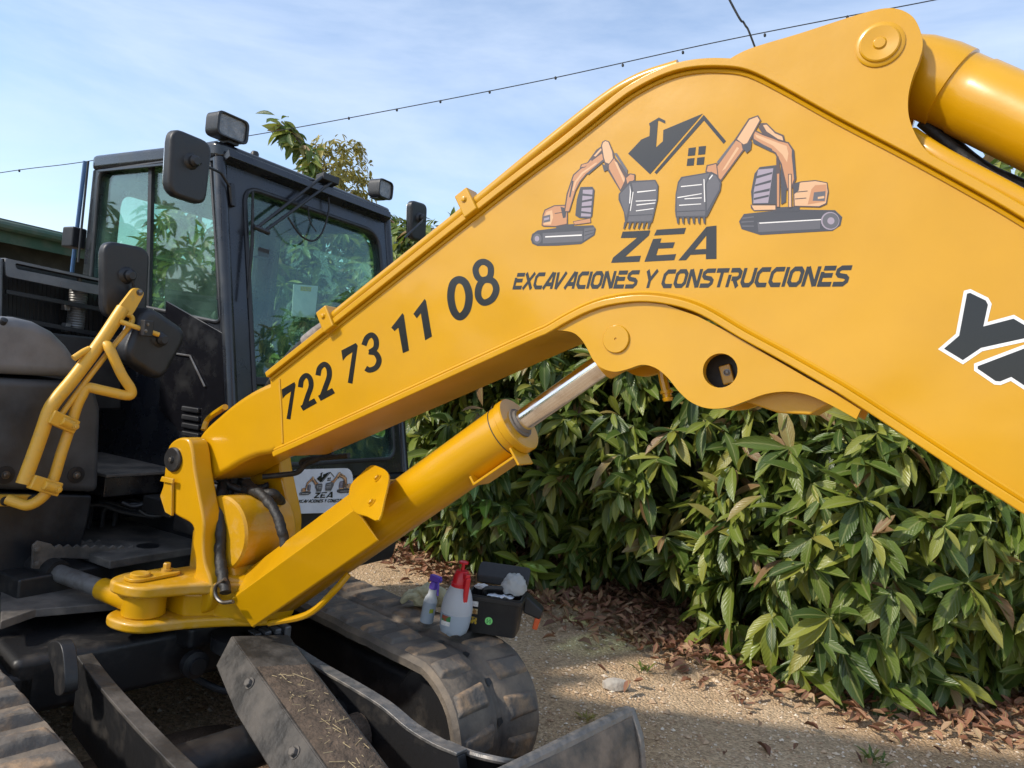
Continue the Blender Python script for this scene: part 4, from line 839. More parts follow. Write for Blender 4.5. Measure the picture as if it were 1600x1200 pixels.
# corner post rounding
P(MB().tube([U(fs_(ZR)-.012, TR_-.016, ZR), U(fs_(ZB)-.012, TR_-.016, ZB)], .03, 14), 'corner_post', CABM, CAB)
lo_ = [U(fs_(ZR)-.01, TLf, ZR), U(SR, TLf, ZR), U(SR, TLf, ZB), U(fs_(ZB)-.01, TLf, ZB)]
li_ = [U(fs_(2.36)-.10, TLf, 2.38), U(SR+.09, TLf, 2.38), U(SR+.09, TLf, 1.3), U(fs_(1.15)-.10, TLf, 1.15)]
P(MB().ring(rq(lo_, .01), rq(li_, .07), RU*.05), 'door_frame', CABM, CAB, bevel=.008)
P(MB().tube([U(fs_(ZR)-.012, TLf+.016, ZR), U(fs_(ZB)-.012, TLf+.016, ZB)], .03, 14), 'corner_post', CABM, CAB)
ro = [U(SR, TR_-.051, ZR), U(SR, TLf+.051, ZR), U(SR, TLf+.051, ZB), U(SR, TR_-.051, ZB)]; ri = [U(SR, TR_-.14, 2.37), U(SR, TLf+.14, 2.37), U(SR, TLf+.14, 1.45), U(SR, TR_-.14, 1.45)]
P(MB().ring(rq(ro, .01), rq(ri, .08), FU*.05), 'rear_frame', CABM, CAB, bevel=.008)
# roof with overhanging front edge
rf = rq([U(-.41, TR_+.012, ZR), U(-.41, TLf-.012, ZR), U(SR-.02, TLf-.012, ZR), U(SR-.02, TR_+.012, ZR)], .05)
RF = P(MB().prism(rf, ZZ*.078), 'roof', CABM, CAB, bevel=.022, seg=3)
P(MB().prism([fpt(TR_-.02, ZR+.01, .0), fpt(TR_-.02, ZR+.035, .05), fpt(TR_-.02, ZR-.005, .055), fpt(TR_-.02, ZR-.02, .0)], RU*(TLf-TR_+.06)), 'rain_visor', CABM, CAB, bevel=.004)
P(MB().ubox(-1.36, -.42, TR_, TR_+.012, ZR-.018, ZR-.004), 'gutter_rail', CABM, CAB, bevel=.003)
# lower body and floor
P(MB().prism([U(fs_(ZB)+.005, TR_-.005, ZB), U(fs_(ZB)+.01, TR_-.005, .78), U(fs_(ZB)-.06, TR_-.005, .45), U(SR, TR_-.005, .45), U(SR, TR_-.005, ZB)], RU*(TLf-TR_-.03)), 'cab_base', BLK, CAB, bevel=.03, seg=3)
P(MB().ubox(SR+.05, fs_(ZB)-.07, TLf+.05, TR_-.05, ZB, ZB+.02), 'cab_floor', BLK, CAB)
P(MB().box(fpt(-.825, 1.45, -.03), RU*.49, FN*.018, (ZZ-FU*RK).normalized()*.018), 'screen_divider', BLK, CAB, bevel=.003)
# panes
def pane(o, vec, par=CAB): return P(MB().prism(o, vec), 'window_pane', GLS, par)
def inset(q, k): c = sum(q, V((0, 0, 0)))/len(q); return [c+(p-c)*k for p in q]
pane(rq([fpt(-.325, 2.37, -.03), fpt(-1.325, 2.37, -.03), fpt(-1.325, 1.469, -.03), fpt(-.325, 1.469, -.03)], [.09, .12, .01, .01]), FN*-.005)
pane(rq([fpt(-.325, 1.43, -.03), fpt(-1.325, 1.43, -.03), fpt(-1.325, 1.05, -.03), fpt(-.325, 1.05, -.03)], [.01, .01, .08, .08]), FN*-.005)
tm = .52; a0, b0 = si[1].lerp(si[0], .455), si[2].lerp(si[3], .445)
pane([p+RU*-.022 for p in (si[1]+FU*-.012+ZZ*.01, a0, b0, si[2]+FU*-.012-ZZ*.01)], RU*-.005)
pane([p+RU*-.034 for p in (a0-FU*.03, si[0]+FU*.012+ZZ*.01, si[3]+FU*.012-ZZ*.01, b0-FU*.03)], RU*-.005)
P(MB().prism([p+RU*-.016 for p in (a0-FU*.014, a0+FU*.014, b0+FU*.014, b0-FU*.014)], RU*-.02), 'window_divider', BLK, CAB, bevel=.002)
pane([p+RU*.02 for p in lo_[0:0]+rq(li_, .07)], RU*.005)
pane([p+FU*.02 for p in rq(ri, .08)], FU*.005)
# black rubber seals
def seal(path, r=.009): return P(MB().tube(path+[path[0], path[1]], r, 8, cap=False), 'window_seal', BLK, CAB)
seal([p+FN*.001 for p in rq(inn, [.09, .12, .08, .08], 8)], .012); seal(rq(si, .05, 8), .010)
# catches on the sliding panes
for q in ((345, 458), (145, 385)):
    c = ht(*q, TR_-.012); P(MB().box(c, FU*.014, ZZ*.035, RU*.012), 'window_catch', BLK, CAB, bevel=.004)
# wiper, arms and washer hoses
P(MB().tube([hf(395, 300, .03), hf(394, 380, .04), hf(387, 466, .04)], [.006, .009, .005], 8), 'wiper_blade', HOSE, CAB)
P(MB().tube([hf(505, 275, .05), hf(400, 357, .05)], .008, 8).tube([hf(521, 283, .05), hf(412, 362, .05)], .008, 8).tube([hf(396, 354, .05), hf(420, 364, .05)], .012, 8), 'wiper_arm', BLK, CAB)
P(MB().box(hf(512, 281, .035), RU*.06, FN*.03, ZZ*.02), 'wiper_motor', BLK, CAB, bevel=.006)
P(MB().tube(cr([hf(511, 296, .03), hf(514, 325, .03), hf(505, 360, .03), hf(490, 376, .03), hf(470, 368, .03), hf(450, 340, .03)], 6), .005, 6), 'washer_hose', HOSE, CAB)
P(MB().tube(cr([hf(481, 322, .02), hf(484, 345, .02), hf(494, 362, .02)], 6), .004, 6), 'washer_hose', HOSE, CAB)
# front pillar bracket and interior bits
P(MB().box(hf(408, 396, -.05), RU*.035, FN*.02, ZZ*.022), 'interior_catch', BLK, CAB, bevel=.004)
nt_ = [hf(459, 444, -.05), hf(497, 447, -.05), hf(492, 497, -.05), hf(456, 494, -.05)]
PAP = mat('notice_paper', (.62, .64, .64), .7, col2=(.54, .56, .56), nscale=14)
P(MB().prism(nt_, FN*-.003), 'notice_sheet', PAP, CAB)
P(MB().prism([nt_[0].lerp(nt_[1], .28).lerp(nt_[3].lerp(nt_[2], .28), .05), nt_[0].lerp(nt_[1], .72).lerp(nt_[3].lerp(nt_[2], .72), .05), nt_[0].lerp(nt_[1], .72).lerp(nt_[3].lerp(nt_[2], .72), .19), nt_[0].lerp(nt_[1], .28).lerp(nt_[3].lerp(nt_[2], .28), .19)], FN*.001), 'notice_header', mat('notice_yellow', (.62, .45, .02), .6, col2=(.4, .3, .05), nscale=120, lo=.5, hi=.55), CAB)
# seat
SEAT = mat('seat_fabric', (.03, .03, .032), .85, col2=(.05, .05, .05), nscale=40, bump=.3, bscale=120)
ST = P(MB().prism(rq([U(-1.15, -.55, 1.4), U(-.75, -.55, 1.4), U(-.75, -1.07, 1.4), U(-1.15, -1.07, 1.4)], .08), ZZ*.13), 'seat', SEAT, CAB, bevel=.04, seg=3)
P(MB().prism(rq([U(-1.16, -.57, 1.5), U(-1.25, -.6, 2.05), U(-1.25, -1.02, 2.05), U(-1.16, -1.05, 1.5)], .09), FU*-.1), 'seat_back', SEAT, CAB, bevel=.04, seg=3)
P(MB().ubox(-1.1, -.8, -.98, -.64, 1.0, 1.4), 'seat_pedestal', BLK, CAB, bevel=.02)
for t in (-.47, -1.15):
    P(MB().tube([U(-.72, t, 1.45), U(-.68, t, 1.68)], .012, 8).lathe(U(-.68, t, 1.66), ZZ, [(.02, 0), (.026, .04), (.024, .09), (.012, .11)], 12).ubox(-1.0, -.65, t-.06, t+.06, 1.25, 1.46), 'control_lever', BLK, CAB)
# logo sign on the cab front below the screen
SNs = .012
sgn = [hf(462, 733, .02), hf(553, 733, .02), hf(553, 795, .02), hf(455, 795, .02)]
s0 = sgn[0]; 
sg_top = fpt((hf(470, 733)-O).dot(RU)+.04, hf(510, 733).z, .012)
def sproj(x, y): return hf(516+(x-1098)*.18, 737+(y-178)*.178, .0125)
SIGN = P(MB().prism(rq([hf(452, 734, .01), hf(551, 731, .01), hf(553, 800, .01), hf(455, 803, .01)], .06, 6), FN*-.008), 'sign_board', SGN, CAB)
logo(lambda x, y: hf(x, y, .0125), lambda x, y: (516+(x-1098)*.18, 737+(y-178)*.178), SIGN, FN*0, FN*.00004, INK, ('sign_house', 'sign_machine', 'sign_name'))
mb = MB(); textline('EXCAVACIONES Y CONSTRUCCIONES', [(462.5, 785.5), (556, 784.5), (558, 779), (463.5, 781)], mb, lambda x, y: hf(x, y, .0125), FN*0, FN*.0001); P(mb, 'sign_lettering', INK, SIGN)
# lower cab front: black cheek with louvres on the side panel
P(MB().prism([ht(x, y, TR_+.004) for x, y in [(262, 470), (350, 520), (358, 690), (300, 690), (250, 640)]], RU*.01), 'side_panel', GLB, CAB, bevel=.004)
for k in range(4):
    P(MB().box(ht(298, 640+k*13, TR_+.02), FU*.06, ZZ*.012, RU*.008), 'louvre', BLK, CAB, bevel=.006)
P(MB().tube([ht(270, 552, TR_+.02), ht(297, 556, TR_+.02), ht(320, 604, TR_+.02)], .005, 6), 'panel_edge', GREY, CAB)

# rounded plastic mirror heads
def mirror(c, ex, ez, th, stalk, label=None, tilt=0., up=ZZ, across=RU, mt=BLK):
    n = across.cross(up); n = n if n.dot(FU) > 0 else -n
    a = across*math.cos(tilt)+up*math.sin(tilt); u = up*math.cos(tilt)-across*math.sin(tilt)
    q = rq([c+a*ex+u*ez, c-a*ex+u*ez*.97, c-a*ex*.96-u*ez, c+a*ex*.86-u*ez*.97], min(ex, ez)*.55, 6)
    o = P(MB().prism([p-n*th for p in q], n*th*1.55), 'mirror', mt, bevel=th*.5, seg=4)
    if label: o['label'] = label
    P(MB().prism([c+(p-c)*.93-n*(th+.002) for p in q], n*.003), 'mirror_glass', CHR, o)
    bl = c+n*th*.5+u*ez*.18
    if stalk: P(MB().tube([bl+n*.03]+stalk[1:], .0065, 8).lathe(bl, n, [(.036, 0), (.030, .008), (.022, .012), (.024, .03), (.015, .042)], 16), 'stalk', BLK, o)
    return o
c = hs(293, 262, -.22); mirror(c, .098, .137, .035, [c+FU*.03, hf(345, 270, .05), hf(359, 292, .03), hf(362, 320, .015)])
P(MB().box(hf(362, 305, .012), RU*.012, FN*.012, (ZZ-FU*RK).normalized()*.055), 'mirror_mount', BLK, bevel=.004)
c = hs(194, 441, -.34); mirror(c, .100, .155, .03, [c+FU*.02, hs(213, 460, -.3)], tilt=-.06)
c = hs(237, 537, -.28); mirror(c, .115, .125, .06, [c+FU*.04, hs(230, 513, -.24)], tilt=.42)
c = hy(652, 346, 4.75); mirror(c, .085, .125, .03, [c+FU*.03, hy(660, 345, 4.7), hf(632, 372, .05)], tilt=-.1)
# work lights
def light(c, ex, ez, foot, rad=.03):
    a = RU; q = rq([c+a*ex+ZZ*ez, c-a*ex+ZZ*ez, c-a*ex-ZZ*ez, c+a*ex-ZZ*ez], rad, 5)
    o = P(MB().prism([p-FU*.075 for p in inset(q, .8)], FU*.0).add([], []) if 0 else MB().ring(q, inset(q, .84), FU*.02).prism([p-FU*.07 for p in inset(q, .98)], FU*.075), 'work_light', BLK, bevel=.006)
    P(MB().prism(inset(q, .86), FU*.008), 'lens', LENS, o)
    P(MB().tube([c-ZZ*ez*.8-FU*.03, foot], .01, 8).box(foot, FU*.03, RU*.03, ZZ*.006), 'lamp_bracket', BLK, o)
    return o
c = hs(361, 200, -.40); light(c, .088, .056, hs(358, 224, -.43)); c = hs(600, 296, -.46); light(c, .066, .056, hs(590, 310, -.50), .034)
c = U(-.5, -.6, ZT+.02); P(MB().lathe(U(-.45, -.42, ZT), ZZ, [(.02, 0), (.02, .02), (.014, .03)], 12), 'roof_plug', BLK, RF)
# antenna post and box behind the cab
P(MB().tube([ht(133, 252, TR_-.1), ht(113, 420, TR_-.1), ht(108, 520, TR_-.1)], .011, 8), 'rear_post', BLUE)
P(MB().tube([ht(138, 252, TR_+.02), ht(122, 410, TR_+.02)], .006, 8), 'aerial', BLK)
P(MB().box(ht(116, 372, TR_), FU*.05, RU*.04, ZZ*.055), 'rear_box', BLK, bevel=.01)

# ---- hood at the right of the cab
SH_ = -.43
def hoodpoly(px): return [hs(x, y, SH_) for x, y in px]
up_ = [(-240, 500), (-120, 494), (0, 495), (28, 496), (58, 503), (86, 518), (108, 540), (126, 566), (137, 591), (60, 588), (0, 585), (-240, 575)]
HD = P(MB().prism(hoodpoly(up_), FU*-.75), 'hood', HOODM, bevel=.045, seg=4)
P(MB().prism(hoodpoly([(-240, 580), (0, 591), (60, 594), (138, 597), (152, 612), (160, 640), (158, 700), (156, 770), (0, 766), (-240, 760)]), FU*-.75), 'lower_hood', HOODL, HD, bevel=.03, seg=4)
P(MB().prism([p-FU*.02 for p in hoodpoly([(-240, 765), (0, 771), (150, 775), (142, 820), (128, 870), (108, 940), (98, 962), (0, 966), (-240, 985)])], FU*-.7), 'side_skirt', BLK, HD, bevel=.012)
for q in ((8, 742), (119, 742)):
    c = hs(*q, SH_+.002); P(MB().lathe(c, FU, [(.034, -.004), (.034, .001), (.026, .002)], 24), 'bolt_recess', BLK, HD); P(hexbolt(c+FU*.003, FU, .011, .012), 'bolt', BOLT, HD)
P(MB().lathe(hs(6, 501, SH_+.0), (FU+ZZ).normalized(), [(.012, -.02), (.012, .006), (.008, .008)], 12), 'plug', BLK, HD)
PL = mat('rating_plate', (.20, .20, .20), .4, metal=.6, col2=(.05, .05, .05), nscale=160, lo=.5, hi=.54, detail=2)
P(MB().prism([p+FU*.0 for p in hoodpoly([(-40, 916), (28, 905), (26, 934), (-40, 944)])], FU*-.024), 'rating_plate', PL, HD)
# CE mark on the plate
cz = lambda x, y: (x, y)
mb = MB(); print_strokes([([(20.5, 909), (18.6, 908.6), (17.6, 910.5), (18.4, 912.6), (20.4, 912.4)], .8, False, 3), ([(25.5, 908.2), (23.6, 907.8), (22.6, 909.7), (23.4, 911.8), (25.4, 911.6)], .8, False, 3), ([(22.9, 909.8), (25, 909.6)], .7, False, 1)], cz, lambda x, y: hs(x, y, SH_+.003), FU*0, FU*.0002, mb); P(mb, 'plate_mark', WHT, HD)
# handrail
RS = -.27
def rail(px, r, name='handrail', par=None, n=5, mt=YELR): return P(MB().tube(cr([hs(x, y, RS+(d[0] if d else 0)) for x, y, *d in px], n), r, 14), name, mt, par)
HR = rail([(192, 482), (155, 538), (116, 590), (88, 624), (77, 642), (68, 668), (55, 705), (36, 756)], .0245)
P(MB().prism([p for p in rq([hs(181, 486, RS+.012), hs(211, 447, RS+.012), hs(228, 456, RS+.012), hs(205, 497, RS+.012)], .03, 5)], FU*-.016), 'rail_tab', YELR, HR, bevel=.003)
P(hexbolt(hs(218, 457, RS+.012), FU, .010, .010), 'bolt', BOLT, HR)
rail([(95, 649), (108, 631), (130, 601), (168, 552), (196, 518), (205, 505), (206, 496), (196, 490), (186, 492)], .0105, 'thin_brace', HR)
rail([(158, 541, .0), (166, 539, .02), (173, 549, .04), (190, 585, .06), (204, 607, .07), (204, 617, .07), (192, 617, .06), (160, 610, .03), (137, 606, .0), (128, 618, 0.), (120, 635, .0), (112, 660, 0), (96, 708, .01), (83, 750, .01), (68, 775, .0), (46, 789, -.02), (28, 786, -.05), (12, 780, -.08)], .0195, 'bent_rail', HR)
rail([(187, 502, .02), (215, 512, .05), (248, 523, .07)], .010, 'mirror_bar', HR)
rail([(115, 560), (130, 550), (140, 545)], .012, 'rail_stub', HR)
for (a, b) in (((78, 650), (118, 668)), ((48, 752), (92, 765))):
    p, q = hs(*a, RS+.02), hs(*b, RS+.02); d = (q-p).normalized(); u = FU.cross(d)
    P(MB().box(p.lerp(q, .5), d*((q-p).length/2), u*.026, FU*.016).tube([q-d*.07+FU*.016, q-d*.01+FU*.016], .018, 12), 'rail_clamp', YELR, HR, bevel=.005)
    P(hexbolt(q-d*.02+FU*.033, FU, .009, .01), 'bolt', YELR, HR)
P(MB().prism([hs(x, y, SH_+.035) for x, y in [(-60, 773), (50, 774), (58, 780), (56, 790), (-60, 793)]], FU*-.03), 'rail_foot_plate', YELR, HR, bevel=.003)
for q in ((8, 783), (50, 781)): P(MB().lathe(hs(*q, SH_+.036), FU, [(.017, -.002), (.017, .006), (.012, .008)], 14), 'bolt', DARKF, HR)
P(MB().box(hs(229, 513, RS+.07), RU*.02, ZZ*.032, FU*.016), 'mirror_clamp', BLK, HR, bevel=.004)
for q in ((231, 507), (228, 517)): P(hexbolt(hs(*q, RS+.087), FU, .005, .004), 'bolt', BOLT, HR)
# ---- slotted guard and filter canister behind the hood
SG = -1.0
gr = P(MB().ring(rq([hs(8, 403, SG), hs(190, 443, SG), hs(190, 468, SG), hs(10, 432, SG)], .012, 6), rq([hs(24, 411, SG), hs(160, 440, SG), hs(160, 447, SG), hs(26, 420, SG)], .025, 6), FU*-.012), 'engine_guard', HOODM, bevel=.003)
P(MB().prism([hs(8, 403, SG-.003), hs(190, 443, SG-.003), hs(190, 445, SG-.003), hs(8, 405, SG-.003)], FU*-.14), 'guard_top', HOODM, gr, bevel=.003)
P(MB().prism([hs(-200, 362, SG), hs(7, 403, SG), hs(5, 520, SG), hs(-200, 560, SG)], FU*-.5), 'guard_corner', HOODM, gr, bevel=.015)
P(MB().prism([hs(96, 438, SG+.004), hs(138, 447, SG+.004), hs(138, 458, SG+.004), hs(96, 449, SG+.004)], FU*-.006), 'guard_tab', HOODM, gr, bevel=.002)
for y in (478, 518): P(MB().prism([hs(10, y-26, SG-.03), hs(190, y+8, SG-.03), hs(190, y+15, SG-.03), hs(10, y-19, SG-.03)], FU*-.012), 'guard_bar', BLK, gr, bevel=.002)
for k in range(26): P(MB().tube([hs(14+k*6.6, 432+k*1.3, SG-.16), hs(13+k*6.6, 520+k*1.0, SG-.16)], .0025, 5), 'cooler_fin', DARKF, gr)
P(MB().prism([hs(10, 404, SG-.2), hs(230, 450, SG-.2), hs(230, 760, SG-.2), hs(-60, 760, SG-.2), hs(-60, 420, SG-.2)], FU*-.03), 'engine_bulkhead', BLK, gr)
fc_ = hs(117, 514, SG-.10); P(MB().lathe(fc_, ZZ, [(.034, 0), (.038, .004)]+[(.038+.0022*(k % 2), .008+k*.006) for k in range(36)]+[(.028, .226), (.012, .232), (.012, .245)], 24), 'filter_canister', GREY, gr)
for y in (478, 512): P(MB().box(hs(103, y, SG-.08), RU*.012, ZZ*.022, FU*.02), 'filter_bracket', GREY, gr, bevel=.003)
P(MB().prism([hs(6, 512, SG+.12), hs(190, 532, SG+.12), hs(190, 640, SG+.12), hs(6, 640, SG+.12)], FU*-.04), 'tank_cover', BLK, gr, bevel=.01)
# ---- deck, steps and dark structure in front of the cab
P(MB().ubox(-1.1, -.46, -.30, .16, .985, 1.0), 'deck_plate', DUSTY, bevel=.004)
P(MB().ubox(-1.1, -.475, -.30, .155, .90, .984), 'deck_beam', GLB, bevel=.004)
for k in range(4): P(MB().tube(cr([U(-.72, .12-k*.06, .71), U(-.70, .12-k*.06, .80+.02*(k % 2)), U(-.66, .06-k*.06, .83), U(-.60, -.02-k*.05, .80), U(-.52, -.12-k*.03, .78)], 5), .011, 8), 'hydraulic_pipe', BLK)
P(MB().lathe(U(-.34, .02, .7005), ZZ, [(.045, 0), (.045, .002)], 20), 'plate_hole', DARKF)
P(MB().ubox(-1.1, -.80, -.30, .14, .72, .95), 'deck_front', GLB, bevel=.01)
P(MB().ubox(-.95, -.22, -.75, .26, .665, .70), 'front_plate', DUSTY, bevel=.006)
P(MB().ubox(-.98, -.28, -.75, .2, .55, .66), 'plate_support', DARKF)
for k, (x, y) in enumerate([(190, 770), (240, 800), (285, 812)]): P(MB().box(ht(x+70, y+20, -.05), FU*.1, RU*.05, ZZ*.035), 'valve_block', DARKF, bevel=.008)
for k in range(5):
    a = hs(190+k*9, 785+k*4, -.5); b = hs(258+k*2, 782+k*6, -.42)
    P(MB().tube(cr([a, a.lerp(b, .3)+ZZ*(.02*(k % 3-1)), a.lerp(b, .7)-ZZ*.02*(k % 2), b], 5), .009, 8), 'hydraulic_pipe', BLK)
# serrated step
sp_ = [hs(62, 848, -.3), ] ; tp_ = []
for k in range(9): tp_ += [(80+k*14, 850+k*.3), (86+k*14, 855+k*.3)]
P(MB().prism([hs(x, y, -.36) for x, y in [(52, 852), (60, 845)]+tp_+[(209, 852), (207, 872), (150, 874), (95, 872), (70, 890), (50, 888)]], FU*-.012), 'serrated_step', DUSTY, bevel=.002)
P(MB().prism([hs(x, y-10, -.52) for x, y in [(90, 852)]+[(p+34, q+2) for p, q in tp_]+[(245, 860), (240, 872), (100, 872)]], FU*-.012), 'serrated_step', DUSTY, bevel=.002)
for q in ((57, 858), (57, 880)): P(hexbolt(hs(*q, -.358), FU, .011, .01), 'bolt', DUSTY)
# lower belly of the upper frame and slew ring
P(MB().prism([hz(x, y, .56) for x, y in [(0, 985), (55, 965), (170, 955), (300, 940), (430, 930), (430, 900), (0, 900)]], ZZ*.03), 'belly_plate', DUSTY, bevel=.004)
P(MB().ubox(-1.9, -.30, -1.4, .55, .56, .66), 'upper_frame', DARKF, bevel=.01)
P(MB().lathe(U(-1.15, -.55, .40), ZZ, [(.52, 0), (.52, .17)], 48), 'slew_ring', DARKF)
P(MB().lathe(U(.33, .03, .43), ZZ, [(.10, 0), (.13, .02), (.13, .07)], 28), 'swing_pivot', DARKF)
P(MB().ubox(-.4, .22, -.14, .20, .44, .53), 'swing_mount', DARKF, bevel=.02)

# ---- undercarriage: tracks, frame, blade
def track(rc, wd, f0, f1, name='crawler_track', label=None, lh=1.):
    R = .245; zc = .275; n = 14; flat_ = (f1-f0); per = 2*flat_+2*math.pi*R
    def at(d, h):       # point along the belt loop, lifted h
        d = d % per
        if d < flat_: return (f0+d, zc+R+h, 0, 1)
        d -= flat_
        if d < math.pi*R: a = math.pi/2-d/R; return (f1+math.cos(a)*(R+h), zc+math.sin(a)*(R+h), math.cos(a), math.sin(a))
        d -= math.pi*R
        if d < flat_: return (f1-d, zc-R-h, 0, -1)
        d -= flat_; a = -math.pi/2-d/R; return (f0+math.cos(a)*(R+h), zc+math.sin(a)*(R+h), math.cos(a), math.sin(a))
    m_ = 160; mb = MB(); prof = [(-.5, 0), (-.47, .018), (-.05, .014), (-.03, .003), (.03, .003), (.05, .014), (.47, .018), (.5, 0), (.48, -.03), (-.48, -.03)]
    for i in range(m_):
        for u, h in prof:
            hh = h+.005*mnoise.noise(V((i*.7, u*5, rc))); f, z, _, _ = at(per*i/m_, hh); mb.v.append(D(f, rc+u*wd, z))
    k = len(prof)
    for i in range(m_):
        for j in range(k): mb.f.append((i*k+j, i*k+(j+1) % k, ((i+1) % m_)*k+(j+1) % k, ((i+1) % m_)*k+j))
    o = P(mb, name, RUB, angle=50)
    if label: o['label'] = label
    # lugs: staggered pairs
    pitch = .135; cnt = int(per/pitch); pitch = per/cnt; rr = random.Random(int(rc*100))
    for i in range(cnt):
        for sd_ in (-1, 1):
            d = (i+(.5 if sd_ > 0 else 0))*pitch; f, z, cx_, cz_ = at(d, 0)
            if z < zc-.1 or f < -3.3 and rc < -1: continue
            mb = MB(); vs = []
            skew = .02
            for (du, dd, hh) in [(.07, -.048, .004), (.47, -.046, .004), (.49, .040, .004), (.30, .052, .004), (.08, .050, .004), (.11, -.032, .020), (.42, -.030, .022), (.435, .024, .021), (.30, .032, .022), (.12, .030, .019)]:
                f2, z2, _, _ = at(d+dd+(skew if abs(du) > .35 else 0)*.6, hh*lh+rr.uniform(-.004, .004)); vs.append(D(f2, rc+sd_*du*wd+rr.uniform(-.004, .004), z2))
            mb.add(vs, [(0, 1, 2, 3, 4), (9, 8, 7, 6, 5)]+[(a, (a+1) % 5, 5+(a+1) % 5, 5+a) for a in range(5)])
            P(mb, 'track_lug', LUGM, o, bevel=.008)
    # drive slots in the middle groove
    for i in range(cnt):
        d = (i+.25)*pitch; f, z, cx_, cz_ = at(d, 0)
        if f < f1-.25 or z < .12: continue
        mb = MB(); vs = [D(at(d+a, .0075)[0], rc+b, at(d+a, .0075)[1]) for a, b in ((-.014, -.012), (.004, -.015), (.016, .008), (.002, .014), (-.015, .006))]; mb.add(vs, [(0, 1, 2, 3, 4)]); P(mb, 'drive_slot', DARKF, o)
    # wheels and frame
    P(MB().lathe(D(f1, rc-.12, zc), RL, [(.19, 0), (.205, .02), (.205, .22), (.19, .24)], 36), 'idler_wheel', DARKF, o)
    P(MB().lathe(D(f0, rc-.12, zc), RL, [(.19, 0), (.205, .02), (.205, .22), (.19, .24)], 36), 'drive_sprocket', DARKF, o)
    P(MB().dbox(f0+.1, f1-.02, rc-.10, rc+.10, .17, .40), 'track_frame', DARKF, o, bevel=.03)
    for q in range(5):
        f = f0+.35+(flat_-.6)*q/4; P(MB().lathe(D(f, rc-.13, .125), RL, [(.06, 0), (.075, .02), (.075, .08), (.06, .09), (.06, .17), (.075, .18), (.075, .24), (.06, .26)], 20), 'roller', DUSTY, o)
    return o
track(-2.03, .44, -4.4, -1.93, label='muddy rubber track carrying the bottles', lh=1.4)
track(-.50, .44, -4.4, -1.93, label='near muddy rubber track at the lower left corner', lh=2.0)
UC = P(MB().dbox(-3.7, -2.7, -1.75, -.78, .30, .50), 'undercarriage_frame', DARKF, bevel=.03)
for r0 in (-1.72, -.80): P(MB().prism([D(-3.4, r0-.06, .28), D(-2.7, r0-.06, .25), D(-2.7, r0+.06, .25), D(-3.4, r0+.06, .28)], ZZ*.2), 'frame_leg', DARKF, UC, bevel=.02)
# blade arms as upright plates with curved upper edge
def armplate(r, pts, th): return MB().prism([D(f, r, z) for f, z in pts], RL*th)
BL = P(MB().add([], []) if 0 else plate_strip.__call__(MB(), [D(-1.30, 0, 0)]*0 or [p for p in [D(-1.31, -1.27, .02), D(-1.27, -1.27, .08), D(-1.245, -1.27, .16), D(-1.25, -1.27, .26), D(-1.28, -1.27, .36), D(-1.30, -1.27, .41)]], .0, 0, 0, 1) if 0 else MB(), 'x', DARKF) if 0 else None
mb = MB(); prof = [(-1.34, .02), (-1.30, .10), (-1.285, .20), (-1.30, .30), (-1.33, .38), (-1.345, .405), (-1.39, .405), (-1.375, .37), (-1.345, .29), (-1.33, .20), (-1.345, .10), (-1.385, .02)]
mb.prism([D(f, -2.38, z) for f, z in prof], RL*2.26)
BL = P(mb, 'dozer_blade', mat('blade_worn_paint', (.05, .044, .038), .5, col2=(.22, .17, .125), nscale=7, lo=.42, hi=.66, rough2=.75, bump=.35, bscale=40), bevel=.006)
P(MB().prism([D(f, -2.382, z) for f, z in [(-1.45, .0), (-1.29, .0), (-1.27, .2), (-1.30, .34), (-1.35, .425), (-1.42, .40), (-1.44, .2)]], RL*.03), 'blade_end_plate', WORN, BL, bevel=.006)
P(MB().tube([D(-1.365, -2.36, .405), D(-1.37, -1.7, .400), D(-1.365, -.2, .405)], .024, 10), 'blade_top_edge', WORN, BL)
P(MB().dbox(-1.40, -1.30, -2.37, -.13, .0, .035), 'cutting_edge', WORN, BL)
def blade_arm(r):
    top = [(-2.62, .50), (-2.45, .475), (-2.2, .455), (-2.0, .445), (-1.8, .44), (-1.6, .435), (-1.45, .42), (-1.38, .40)]
    tops = cr([D(f, r, z) for f, z in top], 4) if r > -1.2 else cr([hr(x, y, r) for x, y in [(438, 998), (500, 1038), (560, 1072), (610, 1103), (650, 1136), (690, 1160), (728, 1176)]], 4)
    bot = [D(f, r, z) for f, z in [(-1.38, .05), (-1.7, .14), (-2.2, .22), (-2.62, .26)]]
    o = P(MB().prism(tops+bot, RL*.036), 'blade_arm', DARKF, BL, bevel=.004)
    mb = MB(); A = [p-RL*.006 for p in tops]; B = [p+RL*.042 for p in tops]; n = len(A)
    mb.add(A+B+[p+ZZ*.012 for p in A]+[p+ZZ*.012 for p in B], [f for i in range(n-1) for f in ((i, n+i, n+i+1, i+1), (2*n+i, 2*n+i+1, 3*n+i+1, 3*n+i), (i, i+1, 2*n+i+1, 2*n+i), (n+i, 3*n+i, 3*n+i+1, n+i+1))]+[(0, 2*n, 3*n, n), (n-1, 2*n-1, 4*n-1, 3*n-1)])
    P(mb, 'arm_top_bar', WORN if r < -1.2 else COVM, BL, bevel=.003)
blade_arm(-1.68); blade_arm(-.98)
gp = [hr(700, 1164, -1.70), hr(735, 1179, -1.70), hit(780, 1190, FL, D(-1.42, 0, 0)), hit(828, 1197, FL, D(-1.40, 0, 0))]; gpc = cr(gp, 5)
P(MB().prism(gpc+[V((gp[3].x, gp[3].y, .04)), V((gp[0].x, gp[0].y, .08))], FL*-.012), 'blade_gusset', DARKF, BL)
P(MB().tube([p+ZZ*.004 for p in gpc], .011, 8), 'gusset_edge', WORN, BL)
